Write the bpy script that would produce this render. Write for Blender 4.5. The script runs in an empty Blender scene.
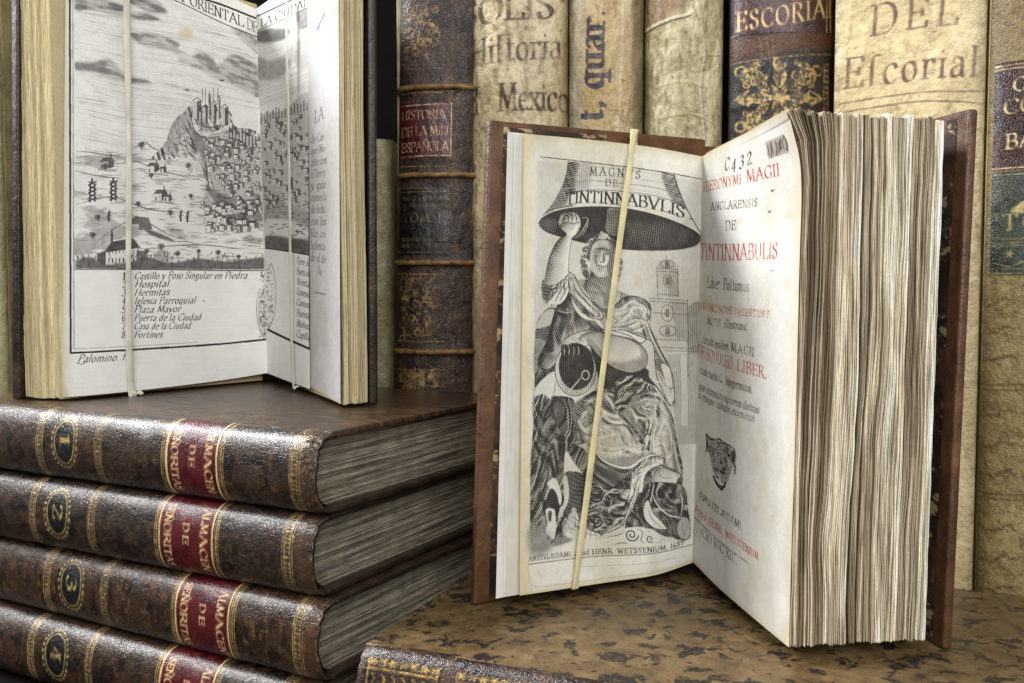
import bpy, math, random
import numpy as np
from mathutils import Vector

random.seed(7)
RNG = np.random.default_rng(11)
S = 0.01                                   # the scene is written in centimetres

# ------------------------------------------------------------------ painter
def lin(c):
    c = np.asarray(c, np.float32)
    return np.where(c <= .04045, c / 12.92, ((c + .055) / 1.055) ** 2.4)

def spline(pts, n=8, closed=False):
    p = np.asarray(pts, float).reshape(-1, 2)
    if len(p) < 3:
        return p
    if closed:
        q = np.vstack([p[-1:], p, p[:2]])
    else:
        q = np.vstack([2 * p[:1] - p[1:2], p, 2 * p[-1:] - p[-2:-1]])
    t = np.linspace(0, 1, n, endpoint=False)[:, None]
    out = []
    for i in range(1, len(q) - 2):
        a, b, c, d = q[i - 1], q[i], q[i + 1], q[i + 2]
        out.append(.5 * (2 * b + (c - a) * t + (2 * a - 5 * b + 4 * c - d) * t ** 2 + (3 * b - a - 3 * c + d) * t ** 3))
    if not closed:
        out.append(q[-2:-1])
    return np.vstack(out)

def homography(src, dst):
    A, r = [], []
    for (x, y), (u, v) in zip(src, dst):
        A.append([x, y, 1, 0, 0, 0, -u * x, -u * y]); r.append(u)
        A.append([0, 0, 0, x, y, 1, -v * x, -v * y]); r.append(v)
    return np.append(np.linalg.solve(np.array(A, float), np.array(r, float)), 1).reshape(3, 3)

def box_blur(a, r):
    r = int(round(r))
    if r < 1:
        return a
    for ax in (0, 1):
        for _ in range(2):
            p = np.pad(a, [(r + 1, r) if i == ax else (0, 0) for i in (0, 1)], mode='edge')
            c = np.cumsum(p, axis=ax, dtype=np.float64)
            n = a.shape[ax]
            k = 2 * r + 1
            a = ((c[k:k + n] - c[:n]) if ax == 0 else (c[:, k:k + n] - c[:, :n])) / k
    return a.astype(np.float32)

def vnoise(h, w, ch, cw, rng=RNG):
    """smooth value noise, ch x cw cells over an h x w sheet, 0..1"""
    ch, cw = max(1, int(ch)), max(1, int(cw))
    g = rng.random((ch + 2, cw + 2)).astype(np.float32)
    y = np.linspace(0, ch, h, endpoint=False); x = np.linspace(0, cw, w, endpoint=False)
    yi, xi = y.astype(int), x.astype(int)
    fy = (y - yi)[:, None]; fx = (x - xi)[None]
    fy = fy * fy * (3 - 2 * fy); fx = fx * fx * (3 - 2 * fx)
    a = g[yi][:, xi]; b = g[yi][:, xi + 1]; c = g[yi + 1][:, xi]; d = g[yi + 1][:, xi + 1]
    return ((a * (1 - fx) + b * fx) * (1 - fy) + (c * (1 - fx) + d * fx) * fy).astype(np.float32)

def fbm(h, w, ch, cw, o=4, gain=.5):
    s = np.zeros((h, w), np.float32); n = 0; a = 1.
    for k in range(o):
        s += a * vnoise(h, w, ch * 2 ** k, cw * 2 ** k); n += a; a *= gain
    return s / n

def sstep(a, lo, hi):
    t = np.clip((a - lo) / (hi - lo), 0, 1)
    return t * t * (3 - 2 * t)

def samp(a, r, c):
    """bilinear sample of sheet a at fractional rows r, cols c (0..1)"""
    h, w = a.shape[:2]
    y = np.clip(r * (h - 1), 0, h - 1.001); x = np.clip(c * (w - 1), 0, w - 1.001)
    yi, xi = y.astype(int), x.astype(int); fy = y - yi; fx = x - xi
    if a.ndim == 3:
        fy = fy[..., None]; fx = fx[..., None]
    return (a[yi, xi] * (1 - fx) + a[yi, xi + 1] * fx) * (1 - fy) + (a[yi + 1, xi] * (1 - fx) + a[yi + 1, xi + 1] * fx) * fy

class Canvas:
    """a sheet painted in its own flat coordinates; src = four corners (TL,TR,BR,BL) of the sketch frame"""
    def __init__(self, w, h, src=((0, 0), (1, 0), (1, 1), (0, 1)), base=(.8, .78, .72), ss=2):
        self.ss = ss; self.w = w * ss; self.h = h * ss
        W, Hh = self.w, self.h
        self.H = homography(src, ((0, 0), (W, 0), (W, Hh), (0, Hh)))
        self.rgb = np.empty((Hh, W, 3), np.float32); self.rgb[:] = base
        self.gold = np.zeros((Hh, W), np.float32)
        self.tone = np.zeros((Hh, W), np.float32)
        self.ang = np.zeros((Hh, W), np.float32)
        c = np.array(src).mean(0)
        a = self.m([c]); b = self.m([c + np.array([1, 0])]); d = self.m([c + np.array([0, 1])])
        self.k = float((np.linalg.norm(b - a) + np.linalg.norm(d - a)) / 2)    # canvas px per sketch unit
    def m(self, p):
        p = np.asarray(p, float).reshape(-1, 2)
        q = np.c_[p, np.ones(len(p))] @ self.H.T
        return q[:, :2] / q[:, 2:]
    def mask(self, polys):
        """non-zero winding raster of canvas-space polygons -> (y0,y1,x0,x1,mask)"""
        allp = np.vstack(polys)
        x0 = int(np.clip(allp[:, 0].min() - 1, 0, self.w)); x1 = int(np.clip(allp[:, 0].max() + 2, 0, self.w))
        y0 = int(np.clip(allp[:, 1].min() - 1, 0, self.h)); y1 = int(np.clip(allp[:, 1].max() + 2, 0, self.h))
        if x1 <= x0 or y1 <= y0:
            return None
        A = allp; B = np.vstack([np.roll(p, -1, 0) for p in polys])
        sg = np.where(B[:, 1] > A[:, 1], 1, -1)
        lo = np.where((sg > 0)[:, None], A, B); hi = np.where((sg > 0)[:, None], B, A)
        r0 = np.clip(np.ceil(lo[:, 1] - .5), y0, y1).astype(int); r1 = np.clip(np.ceil(hi[:, 1] - .5), y0, y1).astype(int)
        n = np.maximum(r1 - r0, 0)
        if n.sum() == 0:
            return None
        idx = np.repeat(np.arange(len(n)), n)
        row = np.arange(n.sum()) - np.repeat(np.cumsum(n) - n, n) + r0[idx]
        t = (row + .5 - lo[idx, 1]) / (hi[idx, 1] - lo[idx, 1])
        x = lo[idx, 0] + t * (hi[idx, 0] - lo[idx, 0])
        col = np.clip(np.ceil(x - .5), x0, x1).astype(int) - x0
        D = np.zeros((y1 - y0, x1 - x0 + 1), np.int32)
        np.add.at(D, (row - y0, col), sg[idx])
        return y0, y1, x0, x1, (np.cumsum(D, 1)[:, :-1] != 0)
    def _soft(self, r, blur):
        y0, y1, x0, x1, m = r
        b = blur * self.k
        if b < .7:
            return y0, y1, x0, x1, m.astype(np.float32)
        p = int(2 * b + 3)
        Y0, Y1, X0, X1 = max(0, y0 - p), min(self.h, y1 + p), max(0, x0 - p), min(self.w, x1 + p)
        M = np.zeros((Y1 - Y0, X1 - X0), np.float32)
        M[y0 - Y0:y1 - Y0, x0 - X0:x1 - X0] = m
        return Y0, Y1, X0, X1, box_blur(M, b * .7)
    def put(self, polys, c=None, a=1., t=None, blur=0, gold=None, ang=None, clip=None):
        r = self.mask(polys)
        if r is None:
            return
        y0, y1, x0, x1, m = self._soft(r, blur)
        sl = (slice(y0, y1), slice(x0, x1))
        m = m * a
        if clip is not None:
            m = m * clip[sl]
        if c is not None:
            self.rgb[sl] += (np.asarray(c, np.float32) - self.rgb[sl]) * m[..., None]
        if t is not None:
            self.tone[sl] += (t - self.tone[sl]) * m
        if gold is not None:
            self.gold[sl] += (gold - self.gold[sl]) * m
        if ang is not None:
            self.ang[sl] = np.where(m > .5, math.radians(ang), self.ang[sl])
    def fill(self, pts, t=None, smooth=True, **k):
        p = np.asarray(pts, float).reshape(-1, 2)
        p = spline(p, 8, True) if smooth else p
        self.put([self.m(p)], t=t, **k)
    def region(self, pts, smooth=True):
        p = np.asarray(pts, float).reshape(-1, 2)
        p = spline(p, 8, True) if smooth else p
        M = np.zeros((self.h, self.w), np.float32)
        r = self.mask([self.m(p)])
        if r is not None:
            M[r[0]:r[1], r[2]:r[3]] = r[4]
        return M
    def quads(self, p, w):
        p = np.asarray(p, float); w = np.asarray(w, float)
        d = np.diff(p, axis=0); L = np.hypot(d[:, 0], d[:, 1]) + 1e-9
        nrm = np.c_[-d[:, 1], d[:, 0]] / L[:, None]
        ex = d / L[:, None]
        out = []
        for i in range(len(d)):
            a, b, n, e = p[i], p[i + 1], nrm[i], ex[i]
            ha, hb = w[i] / 2, w[i + 1] / 2
            q = np.array([a + n * ha - e * ha * .4, b + n * hb + e * hb * .4, b - n * hb + e * hb * .4, a - n * ha - e * ha * .4])
            x, y = q[:, 0], q[:, 1]
            if np.dot(x, np.roll(y, -1)) - np.dot(y, np.roll(x, -1)) < 0:
                q = q[::-1]
            out.append(q)
        return out
    def line(self, pts, w=1., w1=None, smooth=True, taper=False, **k):
        p = np.asarray(pts, float).reshape(-1, 2)
        if smooth:
            p = spline(p, 7)
        n = len(p)
        ww = np.linspace(w, w if w1 is None else w1, n)
        if taper:
            ww = ww * (np.sin(np.linspace(.12, math.pi - .12, n)) ** .7)
        self.put([self.m(q) for q in self._orient(self.quads(p, ww))], **k)
    def _orient(self, qs):
        return qs
    def circle(self, o, r, ry=None, n=24, **k):
        a = np.linspace(0, 2 * math.pi, n, endpoint=False)
        self.put([self.m(np.c_[o[0] + r * np.cos(a), o[1] + (ry or r) * np.sin(a)])], **k)
    def ring(self, o, r, ry, w, n=36, **k):
        a = np.linspace(0, 2 * math.pi, n + 1)
        p = np.c_[o[0] + r * np.cos(a), o[1] + ry * np.sin(a)]
        self.put([self.m(q) for q in self.quads(p, np.full(len(p), w))], **k)
    def text(self, s, base, up, nib=1.5, thin=.32, slant=0, track=.9, serif=True, wob=0, **k):
        """lettering along the polyline base; up = cap-height vector"""
        b = spline(base, 8); seg = np.hypot(*np.diff(b, axis=0).T); cum = np.r_[0, np.cumsum(seg)]; tot = cum[-1]
        W, gl = 0, []
        for ch in s:
            small = 1.
            if ch == ' ':
                W += 4.2; continue
            w, st = GLYPH[ch]
            gl.append((W, st)); W += w + track
        W -= track
        up = np.asarray(up, float)
        polys = []
        for x0, st in gl:
            dx, dy = (random.uniform(-wob, wob), random.uniform(-wob, wob)) if wob else (0, 0)
            for q in glyph_quads(st, nib, thin, serif):
                gx = q[:, 0] + x0 + slant * q[:, 1] + dx
                f = gx / W * tot
                px = np.interp(f, cum, b[:, 0]); py = np.interp(f, cum, b[:, 1])
                px = px + np.where(f < 0, f, 0) * 1 + np.where(f > tot, f - tot, 0)
                polys.append(self.m(np.c_[px, py] + ((q[:, 1] + dy) / 10)[:, None] * up))
        pos = []
        for q in polys:
            x, y = q[:, 0], q[:, 1]
            pos.append(q[::-1] if np.dot(x, np.roll(y, -1)) - np.dot(y, np.roll(x, -1)) < 0 else q)
        if pos:
            self.put(pos, **k)
    def shade(self, M, base, infl=(), fold=None, k=1., grooves=(), light=(-.62, -.70), seed=0, amb=.0):
        """model the masked shape as a relief (rounded edges + folds) and write its light and shade into the tone sheet"""
        ys, xs = np.where(M > .5)
        if len(ys) == 0:
            return
        pad = 4
        y0, y1, x0, x1 = max(0, ys.min() - pad), min(self.h, ys.max() + pad), max(0, xs.min() - pad), min(self.w, xs.max() + pad)
        m = M[y0:y1, x0:x1]; h, w = m.shape
        Hh = np.zeros((h, w), np.float32)
        for r, a in infl:
            rr = r * self.k
            big = np.pad(m, int(rr * 2) + 2)
            b = box_blur(big, rr)[int(rr * 2) + 2:-(int(rr * 2) + 2), int(rr * 2) + 2:-(int(rr * 2) + 2)]
            Hh += a * rr * np.sqrt(np.clip(b * 2 - 1, 0, 1) * m + 1e-4)
        if fold:
            rng = np.random.default_rng(seed + 3)
            for ang, ln, wd, am in fold:
                A = math.radians(ang); S_ = 384
                tex = fbm(S_, S_, 24, 24, 2, .45)
                yy, xx = np.mgrid[0:h, 0:w].astype(np.float32)
                wx = (fbm(h, w, 3, 3, 2) - .5) * ln * self.k * .8; wy = (fbm(h, w, 3, 3, 2) - .5) * ln * self.k * .8
                X, Y = xx + wx, yy + wy
                u = (X * math.cos(A) + Y * math.sin(A)) / (ln * self.k); v = (-X * math.sin(A) + Y * math.cos(A)) / (wd * self.k)
                o = rng.random(2)
                n_ = samp(tex, (u / 24 + o[0]) % 1, (v / 24 + o[1]) % 1)
                Hh += am * wd * self.k * (1 - np.abs(n_ * 2 - 1) * 2.2)
        for pts, wd, am in grooves:
            p = spline(np.asarray(pts, float).reshape(-1, 2), 7)
            r = self.mask([self.m(q) for q in self.quads(p, wd * (np.sin(np.linspace(.15, math.pi - .15, len(p))) ** .6))])
            if r is None:
                continue
            G = np.zeros((self.h, self.w), np.float32); G[r[0]:r[1], r[2]:r[3]] = r[4]
            Hh -= am * wd * self.k * box_blur(G[y0:y1, x0:x1], wd * self.k * .45)
        Hh = box_blur(Hh, 1.2)
        gy, gx = np.gradient(Hh)
        d = (gx * light[0] + gy * light[1]) / np.sqrt(1 + gx * gx + gy * gy)
        occ = np.clip((box_blur(Hh, 9) - Hh) * .10, 0, .5)
        T = np.clip(base - d * k * .62 + occ * k + amb, 0, .98)
        sl = (slice(y0, y1), slice(x0, x1))
        self.tone[sl] += (T - self.tone[sl]) * m
    def hatch(self, period, mix=.5, ink=(.13, .12, .12), angle=None, gain=1.):
        """turn the tone sheet into engraved line work"""
        yy, xx = np.mgrid[0:self.h, 0:self.w].astype(np.float32)
        wob = (fbm(self.h, self.w, 14, 10, 2) - .5) * period * self.ss * 2
        P = period * self.ss
        A = self.ang if angle is None else math.radians(angle)
        u = xx * np.cos(A) + yy * np.sin(A) + wob
        v = -xx * np.sin(A) * .8 + yy * np.cos(A) + xx * .45 + wob
        s1 = np.abs((u / P) % 1 * 2 - 1); s2 = np.abs((v / P) % 1 * 2 - 1)
        T = np.clip(self.tone * gain, 0, 1)
        l1 = sstep(T * 1.25 - s1, -.25, .25)
        l2 = sstep((T - .38) * 1.5 - s2, -.25, .25)
        I = np.clip(mix * np.maximum(l1, l2) * np.clip(T * 2.2, 0, 1) + (1 - mix) * T, 0, 1)
        self.rgb += (np.asarray(ink, np.float32) - self.rgb) * I[..., None]
    def done(self):
        s = self.ss
        r = self.rgb.reshape(self.h // s, s, self.w // s, s, 3).mean((1, 3))
        g = self.gold.reshape(self.h // s, s, self.w // s, s).mean((1, 3))
        return np.dstack([r, g]).astype(np.float32)

# pen-drawn roman letters: width, strokes ("(" = curved); cap height 10, x-height 6.3
_G = """A 9|.4 0 4.5 10|4.3 10 8.6 0|2 3.6 7 3.6
B 7.4|1.5 0 1.5 10|(1.5 10 4.5 10 6 8.9 6 6.5 4.3 5.4 1.5 5.3|(1.5 5.3 5 5.2 6.9 3.9 6.7 1.2 4.8 0 1.5 0
C 8.4|(8 8 7 9.6 5 10.1 2.4 9.2 .9 6.7 .9 3.4 2.4 .9 5 -.1 7 .4 8.2 2
D 9|1.5 0 1.5 10|(1.5 10 5 10 7.6 8.5 8.6 5 7.6 1.5 5 0 1.5 0
E 7.3|1.5 0 1.5 10|1.5 9.9 6.7 9.9 6.9 8.3|1.5 5.2 5.5 5.2|5.5 6.3 5.5 4|1.5 .1 7 .1 7.3 2
F 6.8|1.5 0 1.5 10|1.5 9.9 6.7 9.9 6.9 8.3|1.5 5.2 5.5 5.2|5.5 6.3 5.5 4
G 9|(8 8 7 9.6 5 10.1 2.4 9.2 .9 6.7 .9 3.4 2.4 .9 5 -.1 8 .8|8 .6 8 4.4
H 9|1.5 0 1.5 10|7.5 0 7.5 10|1.5 5.2 7.5 5.2
I 3|1.5 0 1.5 10
J 4.6|(3.4 10 3.4 3 2.9 .2 1.4 -1 .2 -.6
L 7|1.5 0 1.5 10|1.5 .1 6.8 .1 7.1 2.2
M 11|1.4 0 2 10|2 10 5.5 1|5.5 1 9 10|9 10 9.7 0
N 9.4|1.5 0 1.5 10|1.5 10 8 0|8 0 8 10
O 9.4|(4.7 10.1 2.2 9.2 .8 6.7 .8 3.3 2.2 .8 4.7 -.1 7.2 .8 8.6 3.3 8.6 6.7 7.2 9.2 4.7 10.1
P 7|1.5 0 1.5 10|(1.5 10 4.8 10 6.4 8.7 6.3 6 4.5 4.8 1.5 4.7
Q 9.6|(4.7 10.1 2.2 9.2 .8 6.7 .8 3.3 2.2 .8 4.7 -.1 7.2 .8 8.6 3.3 8.6 6.7 7.2 9.2 4.7 10.1|(4.6 .4 6.5 -1.2 9.4 -2
R 8.4|1.5 0 1.5 10|(1.5 10 4.8 10 6.4 8.8 6.3 6.4 4.5 5.2 1.5 5.1|4 5.1 8.2 0
S 6.4|(5.6 8 4.8 9.7 3.2 10.1 1.4 9.3 .9 7.7 1.8 6.2 4.6 4.6 5.7 2.9 5.2 .9 3.4 -.1 1.6 .3 .8 2.2
T 8|4 0 4 10|.6 8 .7 9.9 7.3 9.9 7.4 8
U 9|(1.6 10 1.6 3.4 2.4 .9 4.5 -.1 6.6 .9 7.5 3.4 7.5 10
V 8.8|.6 10 4.5 0|4.5 0 8.3 10
W 12.5|.6 10 3.8 0|3.8 0 6.3 9|6.3 9 9 0|9 0 12 10
X 8.8|.8 10 8.2 0|8 10 .8 0
Y 8.4|.6 10 4.2 5|7.9 10 4.2 5|4.2 5 4.2 0
Z 7.6|.9 8.2 1 9.9 7 9.9|7 9.9 .8 .1|.8 .1 7 .1 7.2 2
a 6|(1 5.2 2.2 6.3 3.9 6 4.4 4.8 4.4 1 5 .1 5.8 .6|(4.4 3.9 2.2 3.4 .9 2.2 1 .6 2.3 0 4.4 1.3
b 6.4|1.4 .3 1.4 10|(1.4 4.8 3 6.3 4.9 5.8 5.8 3.4 5 .8 3.2 -.1 1.4 .8
c 5.4|(5 4.9 4.4 6.1 3 6.3 1.3 5.3 .8 3.2 1.4 .9 3.1 -.1 5.1 1
d 6.6|4.8 0 4.8 10|(4.8 5.2 3.6 6.3 1.8 5.7 .8 3.2 1.5 .6 3.1 -.1 4.8 1.2
e 5.6|(1 3.5 5 3.6 4.7 5.5 3.2 6.3 1.4 5.4 .8 3.2 1.4 .9 3.2 -.1 5.1 1.1
f 4.4|(1.8 0 1.8 8 2.6 9.8 4.3 9.8|.5 6.1 3.7 6.1
g 6|(2.9 6.3 1.3 5.6 1.2 3.6 2.8 2.7 4.4 3.5 4.5 5.5 2.9 6.3|(2 2.8 1.3 1.6 3.6 .7 5.1 -.4 4.5 -2.4 2.4 -2.8 .8 -1.8 1.3 -.4|4.2 5.9 5.8 6.3
h 6.6|1.4 0 1.4 10|(1.4 4.6 3 6.2 4.5 6 5.1 4.6 5.1 0
i 2.8|1.4 0 1.4 6.2|1.3 8.4 1.6 9
j 2.8|(1.5 6.2 1.5 -1.4 .9 -2.8 -.4 -2.6|1.3 8.4 1.6 9
l 2.8|1.4 0 1.4 10
m 10|1.4 0 1.4 6.2|(1.4 4.6 2.9 6.2 4.4 6 5 4.6 5 0|(5 4.6 6.5 6.2 8 6 8.6 4.6 8.6 0
n 6.6|1.4 0 1.4 6.2|(1.4 4.6 3 6.2 4.5 6 5.1 4.6 5.1 0
o 6.2|(3.1 6.3 1.5 5.5 .8 3.1 1.5 .7 3.1 -.1 4.7 .7 5.4 3.1 4.7 5.5 3.1 6.3
p 6.4|1.4 -2.9 1.4 6.2|(1.4 4.8 3 6.3 4.9 5.8 5.8 3.4 5 .8 3.2 -.1 1.4 .8
q 6.4|4.8 -2.9 4.8 6.2|(4.8 5.2 3.6 6.3 1.8 5.7 .8 3.2 1.5 .6 3.1 -.1 4.8 1.2
r 4.8|1.4 0 1.4 6.2|(1.4 4.4 2.6 6.1 4.2 6 4.5 5.2
s 4.6|(4.1 5.1 3.4 6.2 2.1 6.3 1 5.4 1.2 4.1 3.2 2.9 4.1 1.7 3.5 .2 2.1 -.1 .7 .9
t 4|(1.7 8 1.7 1.4 2.4 0 3.9 .6|.5 6.1 3.7 6.1
u 6.6|(1.4 6.2 1.4 1.6 2.2 .1 3.6 0 5 1.4|5 0 5 6.2
v 6|.4 6.2 3 0|3 0 5.5 6.2
x 6|.5 6.2 5.5 0|5.4 6.2 .6 0
y 6|.4 6.2 3.1 0|(5.6 6.2 3.1 0 2 -2.4 .5 -2.8
z 5.4|.7 5.2 .8 6.1 4.9 6.1|4.9 6.1 .6 .1|.6 .1 4.9 .1 5 1.4
~ 4.4|(1.8 0 1.8 8 2.6 9.8 4.6 9.6|.7 6.1 1.8 6.1
. 2.4|1 0 1.4 .6
, 2.4|(1.2 .7 1.4 0 .7 -1.6
- 4|.6 4 3.4 4
1 4|(.6 8.4 2.2 10 2.2 8 2.2 0
2 6|(.8 7.6 1.6 9.6 3.4 10 5 8.8 4.9 6.8 3 3.6 .7 .3|.7 .3 5.5 .3 5.7 1.6
3 6|(.8 8.6 2.4 10 4.4 9.4 4.8 7.4 2.6 5.6|(2.6 5.6 5 4.8 5.2 1.8 3.2 -.1 1.2 .2 .7 1.6
4 6.4|4.4 0 4.4 10|4.4 10 .6 3.2|.6 3.1 6 3.1
5 6|5.2 9.9 1.6 9.9|1.6 9.9 1.4 5.4|(1.4 5.4 3.6 6.2 5.2 4.6 5.1 1.6 3.2 -.1 1.2 .2 .6 1.4
6 6.2|(5 9.4 2.8 9.8 1.1 6.6 .9 2.6 2.4 0 4.4 .2 5.4 2.4 4.6 4.8 2.8 5.2 1 3.4
7 6|.6 8.4 .8 9.9 5.6 9.9|5.6 9.9 2.2 0
8 6|(3 5.4 1.2 7 1.4 9.4 3 10 4.7 9.4 4.9 7 3 5.4 1 3.6 .9 1 3 -.1 5.1 1 5.1 3.6 3 5.4
9 6.2|(1.2 .6 3.4 .2 5.1 3.4 5.3 7.4 3.8 10 1.8 9.8 .8 7.6 1.6 5.2 3.4 4.8 5.2 6.6
0 6.4|(3.2 10 1.6 9 .9 5 1.6 1 3.2 -.1 4.8 1 5.5 5 4.8 9 3.2 10"""
GLYPH = {}
for row in _G.split('\n'):
    hd, *st = row.split('|')
    GLYPH[hd[0]] = (float(hd[2:]), [(s[0] == '(', np.array(s.lstrip('(').split(), float).reshape(-1, 2)) for s in st])
for a, b, ac in (('Ñ', 'N', '(2.6 11.6 3.8 12.6 5.4 11.8 6.8 12.6'), ('ñ', 'n', '(1.4 8 2.4 8.9 3.8 8.2 5 8.9'), ('Ó', 'O', '4.4 11.4 5.6 13')):
    GLYPH[a] = (GLYPH[b][0], GLYPH[b][1] + [(ac[0] == '(', np.array(ac.lstrip('(').split(), float).reshape(-1, 2))])
GLYPH['Æ'] = (12.4, GLYPH['A'][1][:1] + [(s, p + [4.2, 0]) for s, p in GLYPH['E'][1]] + [(False, np.array([[2, 3.6], [5.5, 3.6]]))])

_gq = {}
def glyph_quads(st, nib, thin, serif):
    key = (id(st), nib, thin, serif)
    if key in _gq:
        return _gq[key]
    out = []
    nu = math.radians(24)
    for curved, p in st:
        q = spline(p, 5) if curved else p
        d = np.diff(q, axis=0)
        a = np.arctan2(d[:, 1], d[:, 0])
        w = nib * np.maximum(thin, np.abs(np.sin(a - nu)) ** 1.2)
        for i in range(len(d)):
            L = np.hypot(*d[i]) + 1e-9
            e = d[i] / L; n = np.array([-e[1], e[0]]) * w[i] / 2; ee = e * min(.25, w[i] * .3)
            out.append(np.array([q[i] + n - ee, q[i + 1] + n + ee, q[i + 1] - n + ee, q[i] - n - ee]))
        if serif and not curved:
            for end, oth in ((p[0], p[-1]), (p[-1], p[0])):
                if abs(end[1] - oth[1]) > 4.5 and min(abs(end[1] - v) for v in (0, 10, 6.2, -2.9)) < .06:
                    s = nib * 1.05; h = nib * thin * .55
                    out.append(np.array([end + [-s, -h], end + [s, -h], end + [s, h], end + [-s, h]]))
        elif serif and curved:
            end, oth = p[-1], p[-2]
            if abs(end[1]) < .01 and abs(oth[0] - end[0]) < .2:
                s = nib * .95; h = nib * thin * .55
                out.append(np.array([end + [-s, -h], end + [s, -h], end + [s, h], end + [-s, h]]))
    _gq[key] = out
    return out
# ------------------------------------------------------------------ painted sheets
INK = (.15, .135, .125); RED = (.62, .20, .15); GOLD = (.82, .71, .46)

def paper(cv, a=(.885, .865, .80), b=(.80, .765, .67), fox=.25, fiber=.035):
    h, w = cv.h, cv.w
    n = fbm(h, w, 6, 4, 5)
    cv.rgb[:] = np.asarray(a, np.float32) + (np.asarray(b, np.float32) - np.asarray(a, np.float32)) * sstep(n, .4, .75)[..., None]
    cv.rgb += ((vnoise(h, w, h // 3, w // 3) - .5) * fiber)[..., None]
    cv.rgb += ((vnoise(h, w, h // 8, w // 7) - .5) * fiber)[..., None]
    f = sstep(fbm(h, w, 22, 12, 3), .69, .78) * fox
    cv.rgb += (np.array([.70, .56, .36], np.float32) - cv.rgb) * f[..., None]

def edge_stain(cv, d=.06, c=(.72, .64, .48), a=.5, sides='tblr'):
    yy = np.linspace(0, 1, cv.h)[:, None]; xx = np.linspace(0, 1, cv.w)[None]
    m = np.zeros((cv.h, cv.w), np.float32); asp = cv.w / cv.h
    n = .5 + fbm(cv.h, cv.w, 12, 8, 3)
    for s in sides:
        e = {'t': yy / asp, 'b': (1 - yy) / asp, 'l': xx, 'r': 1 - xx}[s] + 0 * xx
        m = np.maximum(m, np.clip(1 - e / (d * n), 0, 1) ** 1.5)
    cv.rgb += (np.asarray(c, np.float32) - cv.rgb) * (m * a)[..., None]

def worn_ink(cv, before, amt=.35, cells=60):
    n = sstep(fbm(cv.h, cv.w, cells, cells * cv.w // cv.h + 1, 3), .45, .7) * amt
    cv.rgb += (before - cv.rgb) * n[..., None]

def hh(k, pts):
    """stack the four drawing strips of the plate into one sheet"""
    p = np.asarray(pts, float).reshape(-1, 2).copy(); p[:, 1] += (0, 593, 1186, 1778)[k]
    return p

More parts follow.
